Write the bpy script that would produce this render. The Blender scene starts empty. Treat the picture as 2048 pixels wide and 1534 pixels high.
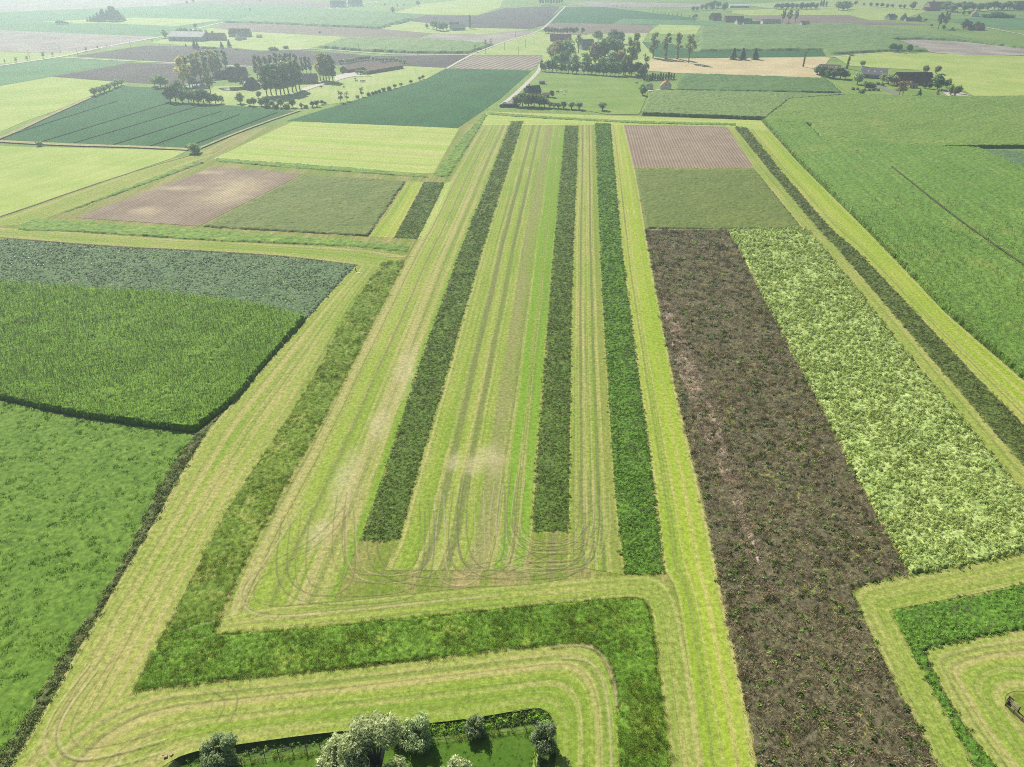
import bpy, math, random
import numpy as np
from mathutils import Vector
from mathutils.geometry import tessellate_polygon

# ------------------------------------------------------------------ camera, sky, sun, exposure
sc = bpy.context.scene
CAMH, FPX, HOR = 100.0, 1421.0, -120.0            # camera height, focal length and horizon row of the 2048 px photograph
PITCH = math.atan((767 - HOR) / FPX)
cam_d = bpy.data.cameras.new('camera'); cam = bpy.data.objects.new('camera', cam_d)
sc.collection.objects.link(cam); sc.camera = cam
cam.location = (0, 0, CAMH); cam.rotation_euler = (math.pi/2 - PITCH, 0, 0)
cam_d.sensor_fit = 'HORIZONTAL'; cam_d.sensor_width = 36.0; cam_d.lens = 36.0 * FPX / 2048.0
cam_d.clip_start = 0.5; cam_d.clip_end = 20000.0
SUN_EL, SUN_AZ = math.radians(38), math.radians(-27)   # azimuth from +Y towards +X: the sun stands ahead and to the left
sun_dir = Vector((math.sin(SUN_AZ)*math.cos(SUN_EL), math.cos(SUN_AZ)*math.cos(SUN_EL), math.sin(SUN_EL)))
w = bpy.data.worlds.new('World'); sc.world = w; w.use_nodes = True
wn = w.node_tree; wn.nodes.clear()
sky = wn.nodes.new('ShaderNodeTexSky'); sky.sky_type = 'NISHITA'; sky.sun_disc = False
sky.sun_elevation = SUN_EL; sky.sun_rotation = SUN_AZ; sky.altitude = 0; sky.air_density = 1.0; sky.dust_density = 1.5
bg = wn.nodes.new('ShaderNodeBackground'); bg.inputs[1].default_value = 0.05
wo = wn.nodes.new('ShaderNodeOutputWorld')
wn.links.new(sky.outputs[0], bg.inputs[0]); wn.links.new(bg.outputs[0], wo.inputs[0])
sl = bpy.data.lights.new('sun', 'SUN'); sl.energy = 5.0; sl.angle = math.radians(0.53); sl.color = (1.0, 0.93, 0.80)
so = bpy.data.objects.new('sun', sl); sc.collection.objects.link(so)
so.rotation_euler = (-sun_dir).to_track_quat('-Z', 'Y').to_euler(); so.location = (-200, 300, 400)
sc.view_settings.view_transform = 'Standard'; sc.view_settings.look = 'None'
sc.view_settings.exposure = 0.66; sc.view_settings.gamma = 1.0; sc.view_settings.use_curve_mapping = False
HAZE_DENSITY, HAZE_ANISO = 0.00048, 0.70
sc.cycles.filter_width = 1.0; sc.cycles.use_denoising = False; sc.cycles.use_adaptive_sampling = False
sc.cycles.max_bounces = 5; sc.cycles.diffuse_bounces = 2; sc.cycles.glossy_bounces = 1
sc.cycles.transmission_bounces = 3; sc.cycles.volume_bounces = 0; sc.cycles.sample_clamp_direct = 3.0; sc.cycles.sample_clamp_indirect = 2.0; sc.cycles.transparent_max_bounces = 8

# ------------------------------------------------------------------ helpers
rng = np.random.default_rng(7)
random.seed(7)
CP, SP = math.cos(PITCH), math.sin(PITCH)
def at(x, y, z=0.0):
    """ground (or height z) point under a pixel of the 2048 x 1534 photograph"""
    u = (x - 1024) / FPX; v = (767 - y) / FPX
    t = (CAMH - z) / (SP - v*CP)
    return np.array((u*t, (CP + v*SP)*t, z))
def hgt(x, yb, yt):
    """height in metres of something whose foot is at (x, yb) and whose top is at row yt"""
    b = at(x, yb); v = (767 - yt) / FPX
    return max(0.3, CAMH + (-SP + v*CP) / (CP + v*SP) * b[1])
C = sc.collection
def tag(o, label=None, cat=None, group=None, kind=None):
    if label: o['label'] = label
    if cat: o['category'] = cat
    if group: o['group'] = group
    if kind: o['kind'] = kind
    return o
def new_mesh(name, verts, faces, mats=None, smooth=False, uv=None, mi=None, frac=None):
    me = bpy.data.meshes.new(name)
    v = np.asarray(verts, dtype=np.float32).reshape(-1, 3)
    if isinstance(faces, np.ndarray):
        n, k = faces.shape
        me.vertices.add(len(v)); me.vertices.foreach_set('co', v.ravel())
        me.loops.add(n*k); me.loops.foreach_set('vertex_index', faces.astype(np.int32).ravel())
        me.polygons.add(n); me.polygons.foreach_set('loop_start', np.arange(0, n*k, k, dtype=np.int32))
        me.update(calc_edges=True)
    else:
        me.from_pydata(v.tolist(), [], [list(f) for f in faces]); me.update()
    if uv is not None:
        lay = me.uv_layers.new(name='UVMap')
        idx = np.zeros(len(me.loops), dtype=np.int32); me.loops.foreach_get('vertex_index', idx)
        lay.data.foreach_set('uv', np.asarray(uv, dtype=np.float32)[idx].ravel())
    if frac is not None:
        lay = me.uv_layers.new(name='Frac'); lay.data.foreach_set('uv', np.asarray(frac, dtype=np.float32)[idx].ravel())
    for m in (mats or []): me.materials.append(m)
    if mi is not None: me.polygons.foreach_set('material_index', np.asarray(mi, dtype=np.int32))
    if smooth: me.polygons.foreach_set('use_smooth', np.ones(len(me.polygons), dtype=bool))
    me.validate(clean_customdata=False)
    return me
def link(name, data, parent=None, loc=None):
    o = bpy.data.objects.new(name, data); C.objects.link(o)
    if parent is not None: o.parent = parent
    if loc is not None: o.location = loc
    return o
def empty(name, loc=(0, 0, 0), rz=0.0):
    o = bpy.data.objects.new(name, None); C.objects.link(o); o.location = loc; o.rotation_euler = (0, 0, rz); return o

# ---- node materials
class NT:
    def __init__(s, name):
        s.m = bpy.data.materials.new(name); s.m.use_nodes = True; s.t = s.m.node_tree; s.t.nodes.clear()
    def n(s, typ, **kw):
        nd = s.t.nodes.new(typ)
        for k, v in kw.items():
            if k.startswith('i_'):
                key = k[2:]; key = int(key) if key.isdigit() else key
                nd.inputs[key].default_value = v
            else: setattr(nd, k, v)
        return nd
    def l(s, a, b): s.t.links.new(a, b)
    def uv(s, su, sv, off=(0, 0, 0), src='uv'):
        if src == 'uv': o = s.n('ShaderNodeUVMap', uv_map='UVMap').outputs[0]
        elif src == 'obj': o = s.n('ShaderNodeTexCoord').outputs['Object']
        else: o = s.n('ShaderNodeNewGeometry').outputs['Position']
        mp = s.n('ShaderNodeMapping'); mp.inputs['Scale'].default_value = (su, sv, su if src != 'uv' else 1); mp.inputs['Location'].default_value = off
        s.l(o, mp.inputs[0]); return mp.outputs[0]
    def noise(s, vec, scale=1.0, detail=2.0, rough=0.5):
        nd = s.n('ShaderNodeTexNoise'); nd.inputs['Scale'].default_value = scale; nd.inputs['Detail'].default_value = detail
        nd.inputs['Roughness'].default_value = rough; s.l(vec, nd.inputs['Vector']); return nd.outputs['Fac']
    def ramp(s, fac, lo, hi):
        r = s.n('ShaderNodeMapRange'); r.interpolation_type = 'SMOOTHSTEP'
        r.inputs['From Min'].default_value = lo; r.inputs['From Max'].default_value = hi
        s.l(fac, r.inputs['Value']); return r.outputs[0]
    def mix(s, fac, a, b):
        m = s.n('ShaderNodeMix', data_type='RGBA')
        if isinstance(fac, (int, float)): m.inputs[0].default_value = fac
        else: s.l(fac, m.inputs[0])
        for sock, v in ((m.inputs[6], a), (m.inputs[7], b)):
            if isinstance(v, tuple): sock.default_value = (*v, 1)
            else: s.l(v, sock)
        return m.outputs[2]
    def scale(s, col, fac, lo, hi):
        """multiply a colour by a factor running from lo to hi"""
        r = s.n('ShaderNodeMapRange'); r.inputs['From Min'].default_value = 0.25; r.inputs['From Max'].default_value = 0.75
        r.inputs['To Min'].default_value = lo; r.inputs['To Max'].default_value = hi; s.l(fac, r.inputs['Value'])
        v = s.n('ShaderNodeVectorMath', operation='SCALE'); s.l(col, v.inputs[0]); s.l(r.outputs[0], v.inputs['Scale']); return v.outputs[0]
    def out(s, col, rough=0.9, bump=None, bstr=0.3, bdist=0.1, trans=0.0, spec=0.2, metal=0.0):
        p = s.n('ShaderNodeBsdfPrincipled'); p.inputs['Roughness'].default_value = rough
        p.inputs['Specular IOR Level'].default_value = spec; p.inputs['Metallic'].default_value = metal
        if isinstance(col, tuple): p.inputs['Base Color'].default_value = (*col, 1)
        else: s.l(col, p.inputs['Base Color'])
        if bump is not None:
            b = s.n('ShaderNodeBump'); b.inputs['Strength'].default_value = bstr; b.inputs['Distance'].default_value = bdist
            s.l(bump, b.inputs['Height']); s.l(b.outputs[0], p.inputs['Normal'])
        sh = p.outputs[0]
        if trans > 0:
            t = s.n('ShaderNodeBsdfTranslucent')
            if isinstance(col, tuple): t.inputs[0].default_value = (*col, 1)
            else: s.l(col, t.inputs[0])
            mx = s.n('ShaderNodeMixShader'); mx.inputs[0].default_value = trans
            s.l(sh, mx.inputs[1]); s.l(t.outputs[0], mx.inputs[2]); sh = mx.outputs[0]
        o = s.n('ShaderNodeOutputMaterial'); s.l(sh, o.inputs[0]); return s.m

def plain(name, col, rough=0.8, var=0.25, sc_=1.5, metal=0.0):
    t = NT(name); p = t.uv(1, 1, src='obj'); n = t.noise(p, sc_, 4, 0.6)
    rgb = t.n('ShaderNodeRGB'); rgb.outputs[0].default_value = (*col, 1)
    return t.out(t.scale(rgb.outputs[0], n, 1-var, 1+var), rough, metal=metal)

def spot_mix(t, col, spots, grain, c):
    """soft dried-out spots at ground places given by pixel centre and pixel radii"""
    for cx, cy, rx, ry in spots:
        p = at(cx, cy); ex = abs(at(cx+rx, cy)[0]-p[0]); ey = abs(at(cx, cy-ry)[1]-p[1])
        v = t.n('ShaderNodeVectorMath', operation='SUBTRACT'); t.l(t.n('ShaderNodeNewGeometry').outputs['Position'], v.inputs[0]); v.inputs[1].default_value = (p[0], p[1], 0)
        q = t.n('ShaderNodeVectorMath', operation='MULTIPLY'); t.l(v.outputs[0], q.inputs[0]); q.inputs[1].default_value = (1/ex, 1/ey, 0)
        ln = t.n('ShaderNodeVectorMath', operation='LENGTH'); t.l(q.outputs[0], ln.inputs[0])
        n1 = t.noise(t.uv(0.16, 0.16, (cx*.1, cy*.1, 0), src='pos'), 1.0, 4, 0.7)
        a = t.n('ShaderNodeMath', operation='MULTIPLY_ADD'); t.l(n1, a.inputs[0]); a.inputs[1].default_value = 2.0; t.l(ln.outputs['Value'], a.inputs[2])
        b = t.n('ShaderNodeMath', operation='MULTIPLY_ADD'); t.l(grain, b.inputs[0]); b.inputs[1].default_value = 1.0; t.l(a.outputs[0], b.inputs[2])
        r = t.n('ShaderNodeMapRange'); r.interpolation_type = 'SMOOTHSTEP'
        for k_, x_ in (('From Min', 1.6), ('From Max', 2.7), ('To Min', .55), ('To Max', 0.0)): r.inputs[k_].default_value = x_
        t.l(b.outputs[0], r.inputs['Value']); col = t.mix(r.outputs[0], col, c)
    return col
def m_mown(name, green, straw, dark, seed=0, bias=0.5, fine=1.0, dark_amt=0.5, broad=0.22, stripes=(), amt=0.92, spots=()):
    """mown grass: bands along V (the mowing direction), fine wheel lines, dry specks; stripes = (place across 0..1, half width, colour, strength)"""
    t = NT(name)
    o1, o2, o3 = (seed*7.3, seed*1.7, 0), (seed*3.1+5, seed*2.9, 0), (seed*5.7+11, seed*.7, 0)
    band = t.noise(t.uv(broad, 0.0035, o1), 1.0, 2, 0.55)
    lines = t.noise(t.uv(1.5, 0.010, o2), 1.0, 4, 0.75)
    thin = t.noise(t.uv(0.55, 0.004, o3), 1.0, 2, 0.7)
    speck = t.noise(t.uv(1.1, 1.1, src='pos'), 1.0, 5, 0.8)
    patch = t.noise(t.uv(0.05, 0.05, o1, src='pos'), 1.0, 3, 0.6)
    def mad(x, k, add=None):
        a = t.n('ShaderNodeMath', operation='MULTIPLY_ADD'); t.l(x, a.inputs[0]); a.inputs[1].default_value = k
        if add is None: a.inputs[2].default_value = 0.0
        else: t.l(add, a.inputs[2])
        return a.outputs[0]
    d = mad(speck, 0.30, mad(patch, 0.35, mad(lines, 0.6*fine, mad(band, 0.6))))
    mid = (0.3+0.3*fine+0.175+0.15) + (0.5-bias)*0.3
    col = t.mix(t.ramp(d, mid-0.15, mid+0.16), green, straw)
    col = t.mix(mad(t.ramp(thin, 0.56, 0.66), dark_amt), col, dark)
    if stripes:
        wob = t.noise(t.uv(0.10, 0.02, (3, 9, 0)), 1.0, 3, 0.7); edge = t.noise(t.uv(0.9, 0.9, (2, 4, 1), src='pos'), 1.0, 3, 0.8)
        sx = t.n('ShaderNodeSeparateXYZ'); t.l(t.n('ShaderNodeUVMap', uv_map='Frac').outputs[0], sx.inputs[0])
        fr = t.n('ShaderNodeMath', operation='ADD'); fr.inputs[1].default_value = -0.04
        t.l(mad(edge, 0.03, mad(wob, 0.05, sx.outputs[0])), fr.inputs[0])
        st = sorted(stripes)
        for k in range(0, len(st), 7):
            cr = t.n('ShaderNodeValToRGB'); el = cr.color_ramp.elements; pts = []
            for f, hw, c, al in st[k:k+7]:
                pts += [(f-hw*1.25, c, 0), (f-hw*.7, c, al), (f+hw*.7, c, al), (f+hw*1.25, c, 0)]
            pts = [(min(1, max(0, p)), c, al) for p, c, al in pts]
            while len(el) < len(pts): el.new(0.5)
            for e_, (p, c, al) in zip(el, sorted(pts, key=lambda q: q[0])): e_.position = p
            for e_, (p, c, al) in zip(cr.color_ramp.elements, sorted(pts, key=lambda q: q[0])): e_.color = (*c, al)
            t.l(fr.outputs[0], cr.inputs[0])
            brk = t.ramp(d, mid-0.35, mid+0.05)
            m2 = t.n('ShaderNodeMath', operation='MULTIPLY'); t.l(cr.outputs['Alpha'], m2.inputs[0]); t.l(mad(brk, amt), m2.inputs[1])
            col = t.mix(m2.outputs[0], col, cr.outputs['Color'])
    col = spot_mix(t, col, spots, speck, (0.46, 0.42, 0.24))
    col = t.scale(col, speck, 0.50, 1.50)
    return t.out(col, 0.95, bump=speck, bstr=0.8, bdist=0.15, spec=0.1)

def m_field(name, c1, c2, scale=0.06, rows=0.0, rowamt=0.3, var=0.25, c3=None, grain=0.8, bump=0.5, spots=()):
    """field surface: two mixed colours in soft patches, drill rows along V, grain"""
    t = NT(name)
    patch = t.noise(t.uv(scale, scale, src='pos'), 1.0, 4, 0.6)
    streak = t.noise(t.uv(0.3, 0.006), 1.0, 3, 0.6)
    g = t.noise(t.uv(grain, grain, src='pos'), 1.0, 3, 0.75)
    ad = t.n('ShaderNodeMath', operation='MULTIPLY_ADD'); t.l(streak, ad.inputs[0]); ad.inputs[1].default_value = 0.6; t.l(patch, ad.inputs[2])
    col = t.mix(t.ramp(ad.outputs[0], 0.6, 1.0), c1, c2)
    if c3:
        p3 = t.noise(t.uv(0.035, 0.035, (31, 7, 3), src='pos'), 1.0, 4, 0.65)
        col = t.mix(t.ramp(p3, 0.56, 0.66), col, c3)
    col = spot_mix(t, col, spots, g, (0.50, 0.43, 0.27))
    if rows > 0:
        wv = t.n('ShaderNodeTexWave', wave_type='BANDS', bands_direction='X'); wv.inputs['Scale'].default_value = 0.314/rows*1.0
        wv.inputs['Distortion'].default_value = 0.5; wv.inputs['Detail'].default_value = 2; wv.inputs['Detail Scale'].default_value = 0.4
        t.l(t.n('ShaderNodeUVMap', uv_map='UVMap').outputs[0], wv.inputs[0])
        col = t.scale(col, wv.outputs['Fac'], 1-rowamt, 1+rowamt*0.6)
    col = t.scale(col, g, 1-var, 1+var)
    return t.out(col, 0.95, bump=g, bstr=bump, bdist=0.15, spec=0.1)

def m_leaf(name, c1, c2, trans=0.35, rough=0.65, c3=None, p3=0.15, obj_amt=0.6, spread=0.5):
    """leaves: colour varies from leaf to leaf and from plant to plant; light shines through"""
    t = NT(name)
    isl = t.n('ShaderNodeNewGeometry').outputs['Random Per Island']; ob = t.n('ShaderNodeObjectInfo').outputs['Random']
    m = t.n('ShaderNodeMix', data_type='FLOAT'); m.inputs[0].default_value = obj_amt; t.l(isl, m.inputs[2]); t.l(ob, m.inputs[3])
    col = t.mix(m.outputs[0], c1, c2)
    if c3:
        r = t.n('ShaderNodeMath', operation='LESS_THAN'); t.l(isl, r.inputs[0]); r.inputs[1].default_value = p3
        col = t.mix(r.outputs[0], col, c3)
    col = t.scale(col, ob, 1-spread, 1+spread)
    return t.out(col, rough, trans=trans, spec=0.25)

def m_canopy(name, c1, c2, c3=None, s1=0.12, s2=1.4, var=0.35, p3=(0.58, 0.66), trans=0.15, aniso=1.0, streak=0.0, sfreq=0.5):
    t = NT(name)
    a = t.noise(t.uv(s1, s1, src='pos'), 1.0, 4, 0.65); b = t.noise(t.uv(s2, s2*aniso, src='pos'), 1.0, 3, 0.7)
    ad = t.n('ShaderNodeMath', operation='ADD'); t.l(a, ad.inputs[0]); t.l(b, ad.inputs[1])
    col = t.mix(t.ramp(ad.outputs[0], 0.75, 1.25), c1, c2)
    if c3:
        p = t.noise(t.uv(s1*2.3, s1*2.3, (13, 5, 9), src='pos'), 1.0, 5, 0.75); col = t.mix(t.ramp(p, *p3), col, c3)
    col = t.scale(col, b, 1-var, 1+var)
    if streak: col = t.scale(col, t.noise(t.uv(sfreq, 0.012), 1.0, 4, 0.7), 1-streak, 1+streak)
    return t.out(col, 0.85, trans=trans, spec=0.15)

# ---- surfaces laid on the ground
def world_poly(px, z=0.0): return [at(x, y, z) for x, y in px]
def sheet(name, label, px, mat, z, ang=None, holes=(), kind='structure', cat='field', pts=None):
    P = pts if pts is not None else world_poly(px, z)
    Hs = [world_poly(h, z) for h in holes]
    loops = [[Vector(p) for p in P]] + [[Vector(p) for p in h] for h in Hs]
    tri = tessellate_polygon(loops); V = [p for lp in loops for p in lp]
    if ang is None:
        d = np.array(P[1]) - np.array(P[0]); ang = math.atan2(d[0], d[1])
    c, s = math.cos(ang), math.sin(ang)
    uv = [(p[0]*c - p[1]*s, p[0]*s + p[1]*c) for p in V]
    F = []
    for a, b, d in tri:
        nz = (V[b][0]-V[a][0])*(V[d][1]-V[a][1]) - (V[b][1]-V[a][1])*(V[d][0]-V[a][0])
        F.append((a, b, d) if nz > 0 else (a, d, b))
    o = link(name, new_mesh(name, [(p[0], p[1], p[2]) for p in V], F, [mat], uv=uv))
    return tag(o, label, cat, kind=kind)
def chaikin(P, n=2):
    P = np.asarray(P, float)
    for _ in range(n):
        Q = np.empty((2*len(P)-2, P.shape[1])); Q[0::2] = .75*P[:-1]+.25*P[1:]; Q[1::2] = .25*P[:-1]+.75*P[1:]
        P = np.vstack([P[:1], Q, P[-1:]])
    return P
def resample(P, n):
    P = np.asarray(P, float); d = np.r_[0, np.cumsum(np.linalg.norm(np.diff(P, axis=0), axis=1))]
    t = np.linspace(0, d[-1], n); return np.stack([np.interp(t, d, P[:, k]) for k in range(P.shape[1])], 1), d[-1]
def ribbon(name, label, L, R, mat, z, n=48, m=5, smooth=2, cat='field', kind='structure', world=False, u0=0.0):
    LW = np.array(L if world else [at(x, y, z) for x, y in L]); RW = np.array(R if world else [at(x, y, z) for x, y in R])
    if smooth: LW, RW = chaikin(LW, smooth), chaikin(RW, smooth)
    LW, l1 = resample(LW, n); RW, l2 = resample(RW, n); ln = (l1+l2)/2
    wd = float(np.mean(np.linalg.norm((RW-LW)[:, :2], axis=1)))
    V, UV, FR = [], [], []
    for i in range(n):
        for j in range(m+1):
            f = j/m; V.append(LW[i]*(1-f)+RW[i]*f); UV.append((u0+wd*f, ln*i/(n-1))); FR.append((f, ln*i/(n-1)/100))
    F = np.array([(i*(m+1)+j, i*(m+1)+j+1, (i+1)*(m+1)+j+1, (i+1)*(m+1)+j) for i in range(n-1) for j in range(m)])
    V = np.array(V); a, b, c_ = V[F[0][0]], V[F[0][1]], V[F[0][2]]
    if np.cross((b-a)[:2], (c_-b)[:2]) < 0: F = F[:, ::-1].copy()
    o = link(name, new_mesh(name, V, F, [mat], uv=UV, frac=FR))
    return tag(o, label, cat, kind=kind)
def offset_line(P, d):
    """offset a world polyline to its right by d metres"""
    P = np.asarray(P, float); T = np.gradient(P[:, :2], axis=0); T /= np.linalg.norm(T, axis=1)[:, None]+1e-9
    Q = P.copy(); Q[:, 0] += T[:, 1]*d; Q[:, 1] -= T[:, 0]*d; return Q
def strip_line(name, label, px, width, mat, z, smooth=2, cat='track', kind='structure', pts=None, n=60):
    P = chaikin(np.array(pts if pts is not None else [at(x, y, z) for x, y in px]), smooth); P, _ = resample(P, n)
    return ribbon(name, label, offset_line(P, -width/2), offset_line(P, width/2), mat, z, n=n, m=2, smooth=0, cat=cat, kind=kind, world=True)

TAB = rng.random((256, 256))
def vnoise(x, y, s, seed=0):
    x = np.asarray(x)/s + seed*17.31; y = np.asarray(y)/s + seed*9.77
    xi = np.floor(x).astype(int); yi = np.floor(y).astype(int); fx = x-xi; fy = y-yi
    fx = fx*fx*(3-2*fx); fy = fy*fy*(3-2*fy); X0, X1, Y0, Y1 = xi & 255, (xi+1) & 255, yi & 255, (yi+1) & 255
    return (TAB[X0, Y0]*(1-fx)+TAB[X1, Y0]*fx)*(1-fy)+(TAB[X0, Y1]*(1-fx)+TAB[X1, Y1]*fx)*fy
def inside(P, X, Y):
    r = np.zeros(X.shape, bool); n = len(P)
    for i in range(n):
        x0, y0 = P[i][0], P[i][1]; x1, y1 = P[(i+1) % n][0], P[(i+1) % n][1]
        if y0 == y1: continue
        c = ((y0 > Y) != (y1 > Y)) & (X < (x1-x0)*(Y-y0)/(y1-y0)+x0); r ^= c
    return r
def poly_from(L, R): return list(L) + list(R)[::-1]
def canopy(name, label, px, mat, h, amp, cell, ang=None, seed=0, jit=0.35, big=6.0, bigamp=0.25, smooth=False, cat='crop', kind='stuff', base=0.03, pts=None, spike=0.5, small=2.0):
    """a stand of plants as relief: uneven top, sides down to the ground"""
    P = np.array(pts if pts is not None else world_poly(px))[:, :2]
    if ang is None:
        d = P[1]-P[0]; ang = math.atan2(d[0], d[1])
    c, s = math.cos(ang), math.sin(ang)
    Q = np.stack([P[:, 0]*c-P[:, 1]*s, P[:, 0]*s+P[:, 1]*c], 1)
    u = np.arange(Q[:, 0].min()-cell, Q[:, 0].max()+2*cell, cell); v = np.arange(Q[:, 1].min()-cell, Q[:, 1].max()+2*cell, cell)
    U, Vv = np.meshgrid(u, v, indexing='ij'); rg = max(.5, cell*1.2); ins = inside(Q, U+(vnoise(U, Vv, rg*1.3, seed+5)-.5)*rg*1.5, Vv+(vnoise(U, Vv, rg*1.3, seed+6)-.5)*rg*1.5)
    q = ins[:-1, :-1] & ins[1:, :-1] & ins[1:, 1:] & ins[:-1, 1:]
    used = np.zeros_like(ins); used[:-1, :-1] |= q; used[1:, :-1] |= q; used[1:, 1:] |= q; used[:-1, 1:] |= q
    full = np.zeros_like(ins); full[1:-1, 1:-1] = q[:-1, :-1] & q[1:, :-1] & q[1:, 1:] & q[:-1, 1:]
    r = np.random.default_rng(seed+100)
    nz = (spike*r.random(U.shape)+(1-spike)*vnoise(U, Vv, cell*small, seed))
    Z = h*(1-bigamp*0.5+bigamp*(vnoise(U, Vv, big, seed+3)-0.5)*2) + amp*(nz-0.5)*2
    Z = np.where(full, np.maximum(Z, 0.08*h), base)
    ju = U+(r.random(U.shape)-.5)*2*jit*cell; jv = Vv+(r.random(U.shape)-.5)*2*jit*cell
    X, Y = ju*c+jv*s, -ju*s+jv*c
    idx = -np.ones(ins.shape, int); idx[used] = np.arange(used.sum())
    i, j = np.nonzero(q)
    F = np.stack([idx[i, j], idx[i+1, j], idx[i+1, j+1], idx[i, j+1]], 1)
    V = np.stack([X[used], Y[used], Z[used]], 1)
    UV = np.stack([U[used], Vv[used]], 1)
    o = link(name, new_mesh(name, V, F, [mat], smooth=smooth, uv=UV))
    return tag(o, label, cat, kind=kind)

# ---- scattered plants (one object per stand)
def clump_collection(name, meshes):
    col = bpy.data.collections.new(name)
    for k, me in enumerate(meshes):
        o = bpy.data.objects.new(f'{name}_{k:02d}', me); col.objects.link(o)
    ng = bpy.data.node_groups.new(name, 'GeometryNodeTree')
    ng.interface.new_socket('Geometry', in_out='INPUT', socket_type='NodeSocketGeometry')
    ng.interface.new_socket('Geometry', in_out='OUTPUT', socket_type='NodeSocketGeometry')
    N = ng.nodes.new; gi, go = N('NodeGroupInput'), N('NodeGroupOutput')
    ci = N('GeometryNodeCollectionInfo'); ci.inputs['Collection'].default_value = col
    ci.inputs['Separate Children'].default_value = True; ci.inputs['Reset Children'].default_value = True
    ip = N('GeometryNodeInstanceOnPoints'); ip.inputs['Pick Instance'].default_value = True
    def attr(nm, ty):
        a = N('GeometryNodeInputNamedAttribute'); a.data_type = ty; a.inputs[0].default_value = nm
        return a.outputs[0]
    e2r = N('FunctionNodeEulerToRotation')
    L = ng.links.new
    L(gi.outputs[0], ip.inputs['Points']); L(ci.outputs[0], ip.inputs['Instance'])
    L(attr('pick', 'INT'), ip.inputs['Instance Index']); L(attr('turn', 'FLOAT_VECTOR'), e2r.inputs[0]); L(e2r.outputs[0], ip.inputs['Rotation'])
    L(attr('size', 'FLOAT'), ip.inputs['Scale']); L(ip.outputs[0], go.inputs[0])
    ng['n'] = len(meshes)
    return ng
def scatter(name, label, px, ng, dens, smin, smax, seed=0, rows=None, ang=None, tilt=0.15, z=0.0, near=150.0, cat='crop', pts=None, picks=None, mask=None, maxgrow=2.2, ragged=.3):
    """plants on a polygon; far from the camera fewer and larger"""
    P = np.array(pts if pts is not None else world_poly(px))[:, :2]
    r = np.random.default_rng(seed+500)
    if ang is None:
        d = P[1]-P[0]; ang = math.atan2(d[0], d[1])
    c, s = math.cos(ang), math.sin(ang)
    Q = np.stack([P[:, 0]*c-P[:, 1]*s, P[:, 0]*s+P[:, 1]*c], 1)
    lo, hi = Q.min(0), Q.max(0); A = (hi-lo).prod()
    if rows:
        u = np.arange(lo[0], hi[0], rows); v = np.arange(lo[1], hi[1], 1/(dens*rows)); U, Vv = np.meshgrid(u, v, indexing='ij')
        U = U.ravel()+r.normal(0, rows*.07, U.size); Vv = Vv.ravel()+r.normal(0, .12, Vv.size)
    else:
        n = int(A*dens); U = lo[0]+r.random(n)*(hi-lo)[0]; Vv = lo[1]+r.random(n)*(hi-lo)[1]
    k = inside(Q, U+r.normal(0, ragged, U.size), Vv+r.normal(0, ragged, U.size)); U, Vv = U[k], Vv[k]; X, Y = U*c+Vv*s, -U*s+Vv*c
    if mask is not None:
        k = r.random(len(X)) < mask(X, Y); X, Y = X[k], Y[k]
    dist = np.sqrt(X*X+Y*Y+1e4); g = np.clip(dist/near, 1.0, maxgrow)
    k = r.random(len(X)) < 1/g**2; X, Y, g = X[k], Y[k], g[k]; n = len(X)
    V = np.stack([X, Y, np.full(n, z)], 1).astype(np.float32)
    me = bpy.data.meshes.new(name); me.vertices.add(n); me.vertices.foreach_set('co', V.ravel())
    a = me.attributes.new('size', 'FLOAT', 'POINT'); a.data.foreach_set('value', ((smin+(smax-smin)*r.random(n))*(0.4+0.6*g)).astype(np.float32))
    a = me.attributes.new('turn', 'FLOAT_VECTOR', 'POINT')
    a.data.foreach_set('vector', np.stack([r.normal(0, tilt, n), r.normal(0, tilt, n), r.random(n)*6.283], 1).astype(np.float32).ravel())
    kk = ng['n']; pk = r.integers(0, kk, n) if picks is None else r.choice(kk, n, p=picks)
    a = me.attributes.new('pick', 'INT', 'POINT'); a.data.foreach_set('value', pk.astype(np.int32))
    o = link(name, me); md = o.modifiers.new('plants', 'NODES'); md.node_group = ng
    global N_INST; N_INST += n
    return tag(o, label, cat, kind='stuff')
N_INST = 0

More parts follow.
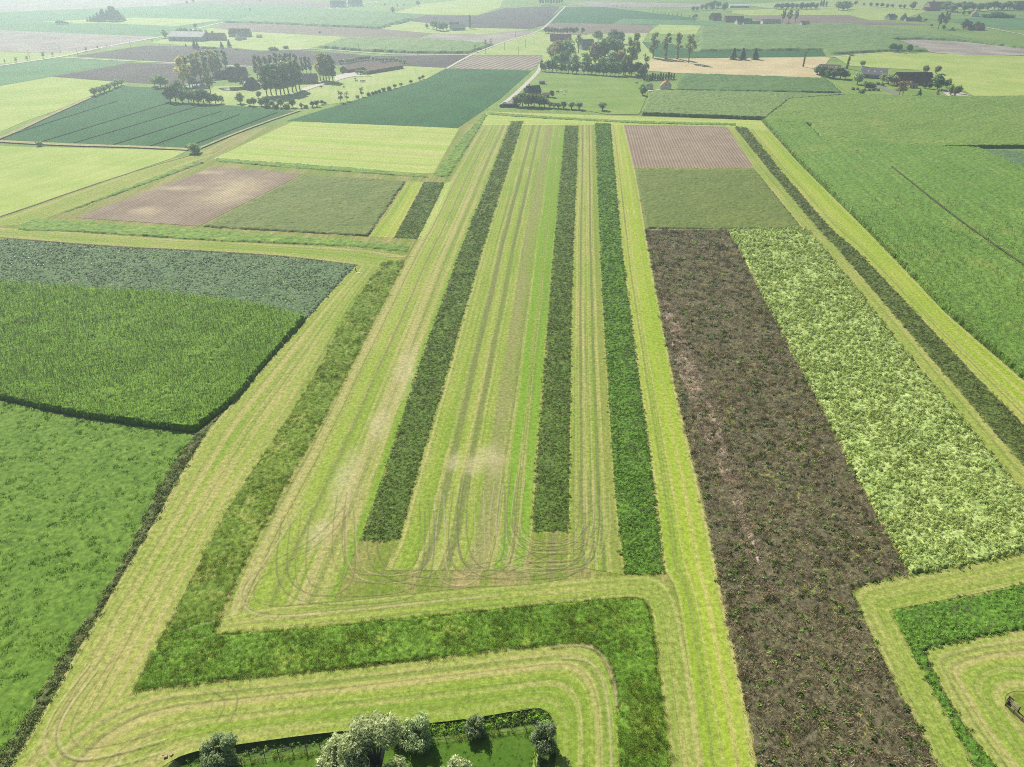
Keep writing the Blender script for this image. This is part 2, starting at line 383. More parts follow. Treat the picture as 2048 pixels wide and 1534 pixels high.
class G:
    """collects quads and triangles for one mesh"""
    def __init__(s): s.v, s.f, s.mi = [], [], []
    def quad(s, a, b, c, d, m=0):
        k = len(s.v); s.v += [a, b, c, d]; s.f.append((k, k+1, k+2, k+3)); s.mi.append(m)
    def blade(s, base, az, ln, wd, lean, curl, segs=2, m=0):
        """a leaf blade that rises and arches over"""
        base = np.array(base, float); side = np.array((-math.sin(az), math.cos(az), 0))*wd/2; out = np.array((math.cos(az), math.sin(az), 0))
        k = len(s.v); th = lean
        p = base.copy()
        for i in range(segs+1):
            wf = 1.0 if i == 0 else (1.0-(i/segs)*0.85 if segs > 1 else 0.3)
            s.v += [tuple(p-side*wf), tuple(p+side*wf)]
            p = p + (out*math.sin(th)+np.array((0, 0, 1))*math.cos(th))*ln/segs; th += curl/segs
        for i in range(segs):
            a = k+2*i; s.f.append((a, a+1, a+3, a+2)); s.mi.append(m)
    def leaf(s, c, nrm, size, asp=1.0, m=0, roll=None):
        n = np.array(nrm, float); n /= np.linalg.norm(n)+1e-9
        t = np.cross(n, (0, 0, 1) if abs(n[2]) < .9 else (1, 0, 0)); t /= np.linalg.norm(t); b = np.cross(n, t)
        a = roll if roll is not None else random.random()*6.283
        t, b = t*math.cos(a)+b*math.sin(a), b*math.cos(a)-t*math.sin(a)
        c = np.array(c); t = t*size/2*asp; b = b*size/2
        s.quad(tuple(c-t), tuple(c-b*.8), tuple(c+t), tuple(c+b*.8), m)
    def box(s, c, sz, rz=0.0, m=0, taper=1.0):
        cx, cy, cz = c; sx, sy, szz = sz[0]/2, sz[1]/2, sz[2]/2; ca, sa = math.cos(rz), math.sin(rz); k = len(s.v)
        for dz, tp in ((-szz, 1.0), (szz, taper)):
            for dx, dy in ((-sx, -sy), (sx, -sy), (sx, sy), (-sx, sy)):
                x, y = dx*tp, dy*tp; s.v.append((cx+x*ca-y*sa, cy+x*sa+y*ca, cz+dz))
        for f in ((0, 3, 2, 1), (4, 5, 6, 7), (0, 1, 5, 4), (1, 2, 6, 5), (2, 3, 7, 6), (3, 0, 4, 7)):
            s.f.append(tuple(k+i for i in f)); s.mi.append(m)
    def tube(s, pts, rad, sides=6, m=0, cap=True):
        P = np.array(pts, float); k = len(s.v); n = len(P)
        for i in range(n):
            t = P[min(i+1, n-1)]-P[max(i-1, 0)]; t /= np.linalg.norm(t)+1e-9
            a = np.cross(t, (0, 0, 1) if abs(t[2]) < .95 else (1, 0, 0)); a /= np.linalg.norm(a); b = np.cross(t, a)
            for j in range(sides):
                an = 2*math.pi*j/sides; s.v.append(tuple(P[i]+rad[i]*(a*math.cos(an)+b*math.sin(an))))
        for i in range(n-1):
            for j in range(sides):
                a0 = k+i*sides+j; a1 = k+i*sides+(j+1) % sides; s.f.append((a0, a1, a1+sides, a0+sides)); s.mi.append(m)
        if cap: s.f.append(tuple(k+(n-1)*sides+j for j in range(sides))); s.mi.append(m)
    def mesh(s, name, mats, smooth=False):
        me = bpy.data.meshes.new(name); me.from_pydata([tuple(map(float, p)) for p in s.v], [], s.f)
        for mt in mats: me.materials.append(mt)
        me.polygons.foreach_set('material_index', np.array(s.mi, dtype=np.int32))
        if smooth: me.polygons.foreach_set('use_smooth', np.ones(len(s.f), bool))
        me.update(); return me
U = random.uniform
ORD = ['first', 'second', 'third', 'fourth', 'fifth', 'sixth', 'seventh', 'eighth', 'ninth', 'tenth', 'eleventh', 'twelfth', 'thirteenth', 'fourteenth', 'fifteenth', 'sixteenth', 'seventeenth', 'eighteenth', 'nineteenth', 'twentieth', 'twenty-first', 'twenty-second', 'twenty-third', 'twenty-fourth', 'twenty-fifth']
# ------------------------------------------------------------------ ground and far fields
def az(p, q):
    d = at(*q)-at(*p); return math.atan2(d[0], d[1])
A_STRIP = az((1130, 700), (1150, 300))
M_ground = m_field('pasture_ground', (0.13, 0.22, 0.045), (0.20, 0.29, 0.07), 0.02)
M_pasture = m_field('bright_pasture', (0.143, 0.244, 0.041), (0.210, 0.294, 0.072), 0.04, var=0.2)
M_pasture2 = m_field('yellow_pasture', (0.262, 0.359, 0.091), (0.359, 0.417, 0.159), 0.03, var=0.15)
M_ley = m_field('young_ley', (0.273, 0.372, 0.078), (0.372, 0.436, 0.130), 0.03, var=0.12)
M_beetfar = m_field('dark_green_crop', (0.020, 0.092, 0.026), (0.030, 0.122, 0.032), 0.03, rows=1.5, rowamt=0.15, var=0.25)
M_beetfar2 = m_field('mid_green_crop', (0.076, 0.184, 0.066), (0.111, 0.230, 0.088), 0.03, rows=2.5, rowamt=0.12, var=0.18)
M_plough = m_field('ploughed_earth', (0.067, 0.054, 0.054), (0.093, 0.075, 0.072), 0.03, rows=2.0, rowamt=0.15, var=0.2)
M_plough2 = m_field('brown_earth', (0.17, 0.13, 0.105), (0.22, 0.175, 0.14), 0.03, rows=3.0, rowamt=0.15, var=0.15)
M_pale = m_field('pale_dry_earth', (0.25, 0.22, 0.20), (0.36, 0.33, 0.29), 0.03, rows=9.0, rowamt=0.22, var=0.12)
M_stubble = m_field('straw_stubble', (0.46, 0.38, 0.21), (0.56, 0.47, 0.28), 0.04, rows=3.0, rowamt=0.12, var=0.15)
M_striped = m_field('furrowed_earth', (0.24, 0.195, 0.165), (0.30, 0.25, 0.21), 0.03, rows=5.5, rowamt=0.4, var=0.15)
M_maizefar = m_canopy('far_maize', (0.126, 0.228, 0.060), (0.198, 0.294, 0.090), s1=0.02, s2=0.35, var=0.18)
M_greenfar = m_canopy('far_green_crop', (0.10, 0.21, 0.06), (0.14, 0.26, 0.08), s1=0.02, s2=0.35, var=0.15)
M_greyfar = m_canopy('far_grey_crop', (0.17, 0.17, 0.14), (0.22, 0.21, 0.18), s1=0.02, s2=0.35, var=0.15)
M_concrete = plain('pale_concrete', (0.46, 0.43, 0.38), 0.9, 0.15, 0.6)
M_asphalt = plain('grey_asphalt', (0.20, 0.19, 0.18), 0.9, 0.2, 0.6)
M_bank = m_field('dry_bank_grass', (0.30, 0.25, 0.13), (0.36, 0.33, 0.17), 0.2, var=0.4)
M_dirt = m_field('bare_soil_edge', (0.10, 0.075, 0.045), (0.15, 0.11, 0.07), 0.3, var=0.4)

# garden at the lower edge lies a little below the field: the ground sheet is cut out there
GARDEN = [(318, 1640), (322, 1560), (345, 1518), (395, 1497), (440, 1490), (487, 1484), (560, 1475), (655, 1461), (760, 1449), (870, 1443), (960, 1431), (1030, 1423), (1076, 1415), (1100, 1426), (1112, 1452), (1114, 1490), (1106, 1550), (1098, 1640)]
gw = chaikin(np.array([at(*p) for p in GARDEN]), 2)
far = [(-5400, -400, 0), (5400, -400, 0), (5400, 5700, 0), (-5400, 5700, 0)]
loops = [[Vector(p) for p in far], [Vector(p) for p in gw]]
tri = tessellate_polygon(loops); V = [p for lp in loops for p in lp]; F = []
for a, b, d in tri:
    nz = (V[b][0]-V[a][0])*(V[d][1]-V[a][1])-(V[b][1]-V[a][1])*(V[d][0]-V[a][0]); F.append((a, b, d) if nz > 0 else (a, d, b))
tag(link('ground', new_mesh('ground', [tuple(p) for p in V], F, [M_ground], uv=[(p[0], p[1]) for p in V])), 'wide flat green farmland reaching to the horizon', 'ground', kind='structure')

FZ = [0.02]
def field(label, px, mat, name='field', ang=None, cat='field'):
    FZ[0] += 0.006
    return sheet(name, label, px, mat, FZ[0], ang=ang, cat=cat)
# --- beyond the photograph's upper edge and the far left
field('very pale hazy field at the far left edge of the view', [(-900, 26), (0, 24), (420, 8), (650, -8), (300, -30), (-900, -20)], M_pale, 'pale_field')  # dry earth, its pale colour also standing in for white haze
field('pale brown field along the top of the view, left of centre', [(330, 9), (512, 16), (640, 16), (700, 6), (500, -6)], M_plough2, 'brown_field')
field('green field round the distant wood at the far left', [(-900, 30), (0, 25), (420, 8), (640, 14), (560, 30), (480, 41), (400, 52), (360, 68), (318, 74), (0, 61), (-900, 30)][:-1], M_beetfar2, 'green_field', ang=1.2)
field('pale grass plot at the foot of the distant wood', [(82, 43), (175, 39), (270, 35), (450, 39), (352, 52), (200, 46), (140, 47)], M_pasture2, 'grass_plot')
field('whitish banded dry field left of the concrete road', [(-500, 40), (0, 60), (318, 74), (250, 90), (180, 102), (95, 106), (0, 103), (-500, 100)], M_pale, 'dry_field', ang=1.35)
field('pale green verge field under the whitish dry field', [(-500, 101), (0, 104), (100, 107), (190, 99), (120, 113), (60, 122), (0, 129), (-500, 180)], M_pasture2, 'verge_field')
field('dark ploughed field between road and poplars', [(150, 112), (290, 91), (400, 93), (470, 97), (520, 102), (600, 100), (690, 107), (750, 112), (937, 110), (890, 137), (830, 132), (640, 130), (513, 132), (345, 124), (190, 115)], M_plough, 'ploughed_field', ang=1.4)
field('dark ploughed field left of the yellow poplars', [(105, 153), (262, 125), (345, 128), (470, 134), (505, 150), (430, 162), (330, 170), (230, 163)], M_plough, 'ploughed_field', ang=1.1)
field('light green striped field below the concrete road, far left', [(-500, 182), (0, 132), (118, 116), (262, 124), (105, 152), (0, 171), (-500, 262)], M_beetfar2, 'green_field', ang=1.05)
field('pale yellow meadow at the left edge beside the dark green crop', [(-500, 268), (0, 172), (105, 154), (225, 163), (190, 188), (110, 222), (45, 244), (0, 264), (-300, 380)], M_ley, 'yellow_meadow', ang=0.9)
field('dark green crop field with tramlines at left', [(-60, 300), (0, 275), (100, 228), (190, 190), (245, 172), (325, 176), (345, 206), (460, 211), (592, 222), (425, 288), (388, 297), (0, 279)], M_beetfar, 'green_crop_field', ang=az((150, 283), (340, 205)))
field('bright yellow-green ley at the left edge', [(-400, 300), (0, 292), (375, 301), (345, 316), (180, 372), (0, 434), (-400, 560)], M_ley, 'yellow_ley', ang=az((0, 434), (345, 316)))
field('bright farm pasture with cattle among the poplars', [(395, 200), (430, 172), (520, 172), (640, 162), (700, 148), (800, 132), (893, 136), (848, 160), (700, 203), (600, 216), (440, 210)], M_pasture2, 'farm_pasture')
field('dark green crop field in the middle distance, centre', [(572, 242), (700, 203), (848, 160), (893, 137), (1064, 141), (1000, 198), (915, 256)], M_beetfar, 'green_crop_field', ang=az((915, 256), (1064, 141)))
field('furrowed pale brown field left of the central copse', [(905, 137), (940, 111), (1088, 112), (1066, 140)], M_striped, 'furrowed_field', ang=az((905, 137), (985, 111)))
field('grey-brown field behind the red-roofed left farm', [(470, 42), (512, 46), (760, 58), (860, 67), (832, 77), (694, 74), (512, 64), (420, 56)], M_plough2, 'brown_field', ang=1.45)
field('bright paddock round the far left farm', [(300, 86), (352, 73), (420, 56), (512, 64), (694, 74), (632, 94), (600, 100), (520, 101), (470, 96), (400, 92)], M_pasture2, 'paddock')
field('pale tan field left of the narrow track', [(833, 77), (866, 68), (950, 69), (1030, 62), (1075, 62), (1024, 78), (990, 90), (950, 85)], M_pale, 'tan_field', ang=1.4)
field('light meadow round the lone mid-distance farm', [(762, 58), (815, 42), (950, 40), (1060, 60), (950, 69), (866, 67)], M_pasture2, 'meadow')
field('blue-grey ploughed field above the lone mid-distance farm', [(815, 42), (850, 30), (955, 31), (1010, 16), (1120, 12), (1090, 50), (1060, 58), (950, 56)], M_plough, 'ploughed_field', ang=1.5)
field('green field strip left of the lone narrow poplar', [(640, 22), (700, 20), (850, 28), (812, 42), (640, 45)], M_beetfar2, 'green_field')
field('light grass field at top centre', [(790, 25), (845, 8), (1010, -10), (1000, 15), (955, 30), (850, 29)], M_ley, 'grass_field', ang=1.5)
field('brown strip field above the row of small trees', [(1130, 10), (1180, 2), (1420, 8), (1400, 14), (1210, 14)], M_pale, 'brown_field', ang=1.5)
field('dull blue-green field right of the track, top centre', [(1125, 14), (1210, 14), (1390, 36), (1395, 50), (1305, 50), (1090, 46)], M_beetfar, 'green_field', ang=1.5)
field('lighter green strip below the dull blue-green field', [(1225, 48), (1245, 37), (1450, 43), (1447, 51), (1320, 49)], M_beetfar2, 'green_field', ang=0.2)
field('brown bare field behind the central copse', [(1085, 66), (1092, 47), (1150, 46), (1306, 50), (1296, 66), (1180, 69)], M_plough2, 'brown_field', ang=1.5)
field('bright striped grass plot right of the brown bare field', [(1296, 67), (1318, 49), (1402, 51), (1391, 70)], M_ley, 'grass_plot', ang=az((1340, 67), (1360, 50)))
field('bright grass round the central copse farm', [(1010, 84), (1075, 64), (1180, 68), (1296, 66), (1286, 84), (1310, 112), (1290, 140), (1085, 140), (1085, 111), (945, 110)], M_pasture2, 'farm_meadow')
field('deep green strip field behind the four tall poplars', [(1284, 84), (1345, 88), (1390, 103), (1645, 101), (1652, 112), (1335, 117), (1308, 112)], M_beetfar, 'green_field', ang=1.5)
field('straw-coloured stubble field under the four tall poplars', [(1290, 141), (1308, 114), (1338, 117), (1662, 114), (1650, 130), (1640, 158), (1366, 147)], M_stubble, 'stubble_field', ang=1.5)
field('yellowish grassland right of the big barn', [(1668, 112), (1780, 104), (2048, 112), (2500, 115), (2500, 195), (2048, 191), (1948, 192), (1900, 170), (1840, 140), (1700, 132)], M_ley, 'grassland', ang=2.2)
field('green lawn round the big barn', [(1590, 165), (1640, 158), (1700, 135), (1840, 140), (1905, 168), (1950, 193), (1800, 192), (1700, 187), (1655, 160)], M_pasture, 'farm_lawn')
field('grey bare field at the right edge behind the barn', [(1798, 80), (1850, 80), (1930, 84), (2048, 97), (2400, 125), (2048, 111), (1930, 110), (1865, 105)], M_pale, 'bare_field', ang=1.4)
field('dark bare field in front of the farms at upper right', [(1500, 33), (1590, 31), (1698, 31), (1740, 42), (1870, 50), (1600, 49), (1520, 45)], M_plough2, 'bare_field', ang=1.5)
field('bright meadow behind the upper right farms', [(1440, 22), (1540, 18), (1700, 16), (1860, 20), (1800, 40), (1740, 41), (1698, 30), (1500, 31)], M_ley, 'meadow')
field('green meadow at the upper right edge', [(1870, 40), (1960, 35), (2300, 38), (2300, 62), (2010, 58), (1960, 50)], M_beetfar2, 'meadow')
field('pale meadow along the top of the view, right', [(1480, 8), (1700, -2), (2000, -14), (2300, -14), (2300, 10), (1960, 22), (1700, 16), (1540, 17)], M_pasture2, 'meadow')
field('large bright pasture with white cows, centre', [(1010, 212), (1078, 142), (1180, 150), (1250, 152), (1288, 163), (1296, 186), (1278, 229), (1210, 228), (1180, 222)], M_pasture, 'cow_pasture', ang=1.5)

# crops tall enough to show a dark edge
canopy('crop_stand', 'pale maize block with dark front edge beyond the ploughed field', [(632, 96), (694, 76), (832, 78), (950, 86), (992, 90), (940, 108), (820, 107), (724, 103)], M_maizefar, 2.4, 0.15, 2.0, seed=1, cat='maize')
canopy('crop_stand', 'light green maize block above the grey-brown field, left of centre', [(440, 46), (512, 33), (640, 20), (700, 22), (820, 31), (830, 38), (760, 58), (640, 53), (512, 47)], M_greenfar, 2.6, 0.15, 2.5, seed=2, cat='maize')
canopy('crop_stand', 'wide pale green maize field right of the four poplars', [(1392, 104), (1396, 56), (1450, 52), (1600, 49), (1700, 49), (1800, 60), (2048, 94), (2400, 128), (2048, 98), (1930, 84), (1850, 79), (1790, 80), (1865, 104), (1780, 103), (1668, 110), (1650, 106), (1644, 101)], M_maizefar, 2.2, 0.15, 2.2, seed=3, cat='maize')
canopy('crop_stand', 'pale green crop bank under the lone mid-distance farm', [(757, 60), (800, 46), (842, 36), (848, 33), (818, 44)], M_greenfar, 2.0, 0.1, 1.5, seed=4, cat='maize')

# roads
def road(label, px, width, mat=M_concrete, name='road', n=60):
    FZ[0] += 0.006
    return strip_line(name, label, px, width, mat, FZ[0]+0.2*0, n=n, cat='road')
FZ[0] = 0.30
road('pale concrete road climbing from the left edge past the far left farm', [(-400, 185), (0, 131), (60, 122), (130, 112), (190, 97), (250, 86), (300, 77), (350, 69), (388, 58.5), (427, 48), (470, 41), (560, 29), (640, 20), (690, 13), (760, 2)], 5.0, n=120)
road('narrow pale lane between the two ploughed fields', [(118, 114), (262, 122), (345, 125), (462, 131), (513, 133), (560, 136)], 3.2)
road('pale lane curving past the pale maize block', [(560, 99), (605, 97), (660, 99), (730, 105), (800, 109), (937, 109)], 3.2)
road('pale farm track running up from the dark green crop to the copse', [(893, 137), (940, 110), (985, 92), (1024, 78.5), (1071, 65), (1091, 54), (1131, 12)], 3.0)
road('white concrete lane beside the cow pasture', [(1001, 211), (1024, 194), (1050, 170), (1078, 142), (1082, 128)], 3.6)
road('pale track along the pale green maize field, right', [(1652, 115), (1690, 112), (1760, 105), (1850, 107)], 3.0)
road('light farm drive leading to the orange-roofed farm at upper right', [(1962, 52), (1990, 58), (2048, 69), (2150, 90)], 3.5)
road('grey asphalt drive in front of the big barn', [(1742, 166), (1760, 172), (1780, 182), (1800, 192)], 5.0, M_asphalt)
for lab, px in (('white gravel yard in front of the two long barns', [(668, 152), (690, 146), (708, 142), (712, 148), (745, 150), (746, 152), (712, 152), (690, 156), (672, 162)]),
                ('pale farmyard between the poplar rows', [(604, 176), (640, 166), (668, 163), (640, 171), (604, 184)]),
                ('pale gravel yard of the white house', [(1295, 180), (1322, 178), (1322, 180), (1297, 183)]),
                ('pale concrete yard at the right end of the barn', [(1880, 178), (1915, 182), (1940, 190), (1925, 194), (1895, 192)]),
                ('whitewashed yard of the moated farmhouse', [(478, 160), (500, 157), (520, 166), (512, 172), (490, 168)])):
    FZ[0] += 0.006; sheet('farmyard', lab, px, M_concrete, FZ[0], cat='yard')
# moat of the farmhouse and ditch water
M_water = NT('pond_water'); M_water = M_water.out((0.03, 0.04, 0.03), 0.06, spec=0.6)
FZ[0] += 0.006; sheet('pond', 'bright water of the moat behind the dark hedge trees', [(368, 172), (395, 168), (415, 166), (420, 176), (400, 178), (380, 177)], M_water, FZ[0], cat='pond')
FZ[0] += 0.006; sheet('pond', 'narrow water of the moat in front of the farmhouse', [(436, 176), (470, 174), (495, 173), (500, 178), (470, 181), (445, 180)], M_water, FZ[0], cat='pond')

# tramlines of the dark green crop
M_tram = m_field('dark_wheel_line', (0.03, 0.075, 0.03), (0.04, 0.09, 0.035), 0.3)
M_tramlight = m_field('yellowed_wheel_line', (0.12, 0.18, 0.05), (0.16, 0.2, 0.06), 0.3)
def dz(x, y): return (x/2.926, 200+y/2.926)
FZ[0] = 0.55
for k, (a, b) in enumerate((((5, 215), (690, 0)), ((250, 236), (985, 12)), ((430, 246), (1190, 22)), ((660, 256), (1290, 62)), ((870, 266), (1400, 80)), ((1085, 272), (1620, 68)))):
    strip_line('tramline', f'{ORD[k]} dark tramline from the left in the dark green crop', [dz(*a), dz(*b)], 1.5, M_tram, FZ[0], cat='wheel track')
strip_line('field_bank', 'pale reed bank along the lower edge of the dark green crop', [(-200, 268), (0, 282), (130, 289), (260, 292), (380, 298)], 4.0, M_bank, 0.56, cat='bank')
strip_line('field_bank', 'straw-coloured bank right of the dark green crop', [(398, 296), (470, 266), (540, 240), (600, 220)], 2.2, M_bank, 0.56, cat='bank')
strip_line('field_bank', 'broken straw bank left of the dark green crop', [(-40, 290), (20, 268), (100, 230), (185, 192)], 3.0, M_bank, 0.56, cat='bank')
strip_line('ditch_edge', 'thin dark ditch line between ley and mown lane, left', [(-100, 462), (0, 434), (180, 371), (300, 333), (400, 306)], 1.1, M_dirt, 0.10, cat='ditch')

# ------------------------------------------------------------------ the mown trial field
STRAW, LIME, LUSH, GREY, DULL, RUT = (0.393, 0.362, 0.154), (0.242, 0.352, 0.041), (0.134, 0.297, 0.016), (0.134, 0.157, 0.061), (0.224, 0.235, 0.089), (0.197, 0.157, 0.078)
B1, B2 = (0.188, 0.281, 0.037), (0.357, 0.343, 0.120)
def mm(name, seed, stripes, bias=.5, g=B1, s_=B2, d=(0.143, 0.160, 0.067), da=.45, broad=.25, **kw): return m_mown(name, g, s_, d, seed, bias, 1.0, da, broad, stripes, **kw)
M_lane = mm('mown_lane', 1, [(.02, .03, STRAW, .9), (.13, .05, LIME, .5), (.22, .012, GREY, .6), (.30, .03, STRAW, .7), (.42, .05, LIME, .4), (.50, .02, STRAW, .6), (.57, .012, GREY, .6), (.66, .03, STRAW, .6), (.76, .04, LIME, .5), (.86, .02, STRAW, .7), (.95, .03, LUSH, .35)], .50, amt=.7)
M_garden = mm('mown_garden_lane', 2, [(.06, .05, LUSH, .35), (.14, .02, STRAW, .7), (.23, .04, LIME, .5), (.30, .012, GREY, .6), (.36, .03, STRAW, .7), (.46, .05, LIME, .5), (.55, .012, GREY, .7), (.62, .04, STRAW, .7), (.72, .03, LIME, .5), (.77, .01, GREY, .7), (.86, .05, STRAW, .6), (.96, .03, LIME, .5)], .48, amt=.6)
M_band1 = mm('mown_band_left', 3, [(.02, .02, RUT, .5), (.09, .05, STRAW, .7), (.165, .008, RUT, .9), (.195, .018, STRAW, .8), (.29, .07, LIME, .6), (.42, .02, GREY, .6), (.50, .03, LIME, .4), (.58, .025, STRAW, .6), (.69, .05, STRAW, .75), (.78, .025, GREY, .5), (.87, .025, STRAW, .5), (.965, .03, LUSH, .6)], .42, spots=[(812, 740, 26, 60), (760, 850, 25, 50), (690, 960, 34, 70), (640, 1060, 30, 40), (465, 1245, 40, 16)])
M_band2 = mm('mown_band_wide', 4, [(.03, .012, STRAW, .7), (.12, .05, LIME, .5), (.21, .012, STRAW, .6), (.265, .03, GREY, .8), (.34, .03, LIME, .5), (.43, .025, GREY, .8), (.475, .01, STRAW, .6), (.52, .02, LIME, .4), (.63, .075, DULL, .85), (.725, .01, GREY, .8), (.75, .008, STRAW, .9), (.81, .045, LUSH, .8), (.875, .016, GREY, .7), (.945, .045, LUSH, .75)], .42, spots=[(910, 922, 18, 22), (985, 918, 40, 32), (945, 930, 25, 25)])
M_band3 = mm('mown_band_narrow', 5, [(.05, .03, LIME, .4), (.14, .025, STRAW, .6), (.27, .035, GREY, .8), (.36, .02, STRAW, .5), (.45, .02, LIME, .4), (.51, .02, STRAW, .6), (.64, .04, GREY, .85), (.73, .02, STRAW, .5), (.87, .11, (0.185, 0.238, 0.046), .8)], .45, broad=.4)
M_bright = mm('mown_bright_lane', 6, [(.03, .025, STRAW, .8), (.12, .03, LIME, .5), (.22, .03, GREY, .55), (.32, .03, LIME, .6), (.39, .015, STRAW, .6), (.53, .10, (0.268, 0.377, 0.032), .8), (.66, .012, STRAW, .6), (.80, .10, (0.239, 0.358, 0.026), .7), (.96, .03, STRAW, .8)], .42, (0.229, 0.332, 0.035), (0.399, 0.385, 0.116))
M_top = mm('mown_top_lane', 7, [(.12, .05, STRAW, .7), (.28, .08, LIME, .5), (.45, .012, LUSH, .6), (.60, .02, GREY, .5), (.70, .06, LIME, .6), (.9, .05, STRAW, .4)], .5, amt=.65)
M_head = mm('mown_headland', 8, [(.04, .03, STRAW, .6), (.15, .05, GREY, .5), (.28, .05, LIME, .4), (.40, .03, RUT, .35), (.55, .05, DULL, .6), (.75, .06, LIME, .4)], .40, (0.146, 0.212, 0.030), (0.292, 0.240, 0.113), da=.6)
M_base = mm('mown_base', 9, [], .42, (0.160, 0.227, 0.032), (0.318, 0.272, 0.119), da=.6)
M_far = mm('mown_far', 10, [(.15, .02, LIME, .5), (.33, .03, STRAW, .5), (.5, .02, LIME, .5), (.68, .03, STRAW, .4), (.85, .02, LIME, .5)], .5, (0.284, 0.404, 0.073), (0.419, 0.453, 0.157), (0.271, 0.313, 0.120))
MZ = 0.06
def mown(label, L, R, mat, dz_=0.0, n=70, m=8, smooth=2): return ribbon('mown_grass', label, L, R, mat, MZ+dz_, n=n, m=m, smooth=smooth, cat='mown grass')
base = [(-60, 1640), (25, 1534), (209, 1212), (334, 1000), (415, 862), (487, 780), (611, 640), (712, 531), (560, 512), (376, 500), (211, 492), (0, 476), (-150, 470), (-80, 455), (0, 436), (180, 373), (345, 317), (400, 306), (470, 268), (592, 240), (760, 248), (915, 257), (972, 221), (1210, 230), (1400, 236), (1522, 240), (1595, 324), (1726, 454), (1889, 624), (2048, 761), (2300, 960), (2300, 1640), (1200, 1640), (1098, 1640), (1106, 1550), (1114, 1490), (1112, 1452), (1100, 1426), (1076, 1415), (1030, 1423), (960, 1431), (870, 1443), (760, 1449), (655, 1461), (560, 1475), (487, 1484), (440, 1490), (395, 1497), (345, 1518), (322, 1560), (318, 1640)]
TRIAL = sheet('mown_grass', 'mown grass base of the whole trial field', base, M_base, 0.035, ang=A_STRIP, cat='mown grass')
L_ditch = [(21, 1534), (70, 1452), (108, 1386), (153, 1306), (191, 1240), (209, 1212), (244, 1150), (289, 1077), (334, 1000), (350, 969), (415, 862), (487, 780), (611, 640), (712, 532)]
S0_L = [(266, 1381), (313, 1292), (341, 1240), (379, 1164), (411, 1101), (466, 1000), (546, 881), (627, 757), (692, 630), (735, 565), (767, 523)]
S0_R = [(438, 1244), (463, 1181), (494, 1118), (522, 1063), (557, 1000), (634, 865), (702, 735), (741, 656), (777, 588), (811, 521)]
mown('pale mown lane between the left ditch and the tall grass strip', [(-50, 1620)]+L_ditch, [(210, 1470)]+S0_L, M_lane, 0.0, n=120, m=12)
mown('mown lane along the top of the blue-green beet field', [(-120, 478), (0, 476), (211, 492), (376, 500), (560, 512), (712, 531), (760, 535)], [(-60, 455), (30, 456), (137, 464), (393, 481), (700, 495), (790, 508), (815, 512)], M_top, 0.006)
C1L = [(438, 1262), (463, 1181), (522, 1063), (557, 1000), (634, 865), (702, 735), (777, 588), (811, 521), (860, 440), (895, 366), (930, 305), (975, 231)]
C1R = [(640, 1262), (660, 1220), (716, 1090), (751, 999), (839, 728), (920, 500), (975, 365), (1022, 243), (1026, 231)]
mown('striped mown band left of the first dark strip', C1L, C1R, M_band1, 0.006, n=120, m=12, smooth=1)
mown('wide striped mown band between the first and second dark strips', [(770, 1140), (800, 1080), (823, 989), (904, 712), (964, 500), (1046, 243), (1050, 232)], [(1050, 1140), (1064, 1066), (1068, 1000), (1091, 696), (1107, 500), (1130, 252), (1132, 232)], M_band2, 0.008, n=120, m=12, smooth=0)
mown('narrow striped mown band between the second and third dark strips', [(1136, 1130), (1138, 1062), (1138, 1000), (1143, 663), (1147, 500), (1157, 252), (1158, 232)], [(1250, 1150), (1231, 998), (1210, 680), (1200, 500), (1190, 247), (1189, 232)], M_band3, 0.008, n=120, m=8, smooth=0)
mown('bright mown lane between the third dark strip and the brown plot', [(1405, 1640), (1405, 1534), (1384, 1383), (1374, 1313), (1358, 1195), (1340, 1150), (1328, 1148), (1313, 999), (1270, 695), (1244, 500), (1221, 247), (1219, 232)], [(1545, 1640), (1513, 1534), (1489, 1400), (1458, 1265), (1437, 1160), (1404, 1000), (1372, 868), (1336, 712), (1297, 500), (1270, 336), (1248, 250), (1244, 232)], M_bright, 0.010, n=120, m=10, smooth=1)
mown('mown lane above the tall green band, turning down the slope', [(440, 1238), (520, 1216), (600, 1208), (870, 1181), (1100, 1163), (1260, 1150), (1318, 1153), (1352, 1192), (1374, 1313), (1405, 1534), (1420, 1640)], [(425, 1268), (520, 1264), (600, 1258), (878, 1230), (1087, 1209), (1209, 1198), (1275, 1192), (1298, 1205), (1311, 1278), (1340, 1534), (1350, 1640)], M_top, 0.018, n=120, m=8)
mown('mown lane curving round the fenced garden', [(20, 1600), (140, 1450), (266, 1383), (432, 1366), (700, 1338), (1018, 1301), (1150, 1288), (1200, 1308), (1226, 1370), (1237, 1450), (1240, 1534), (1243, 1640)], [(250, 1600), (335, 1522), (395, 1500), (487, 1487), (655, 1464), (870, 1446), (1000, 1428), (1070, 1412), (1104, 1424), (1116, 1455), (1110, 1540), (1102, 1640)], M_garden, 0.012, n=130, m=12)
mown('mown lane left of the far right dark strip', [(1454, 252), (1508, 336), (1605, 458), (1651, 500), (1804, 695), (2048, 989), (2260, 1240)], [(1467, 253), (1537, 340), (1628, 448), (1677, 500), (1833, 682), (2048, 933), (2260, 1160)], M_top, 0.010, n=110, m=6, smooth=0)
mown('bright mown lane between the far right dark strip and the maize', [(1493, 255), (1563, 343), (1661, 457), (1713, 500), (1902, 700), (2048, 852), (2260, 1070)], [(1522, 242), (1595, 324), (1726, 454), (1772, 500), (1889, 624), (2048, 761), (2260, 940)], M_bright, 0.010, n=110, m=8, smooth=0)
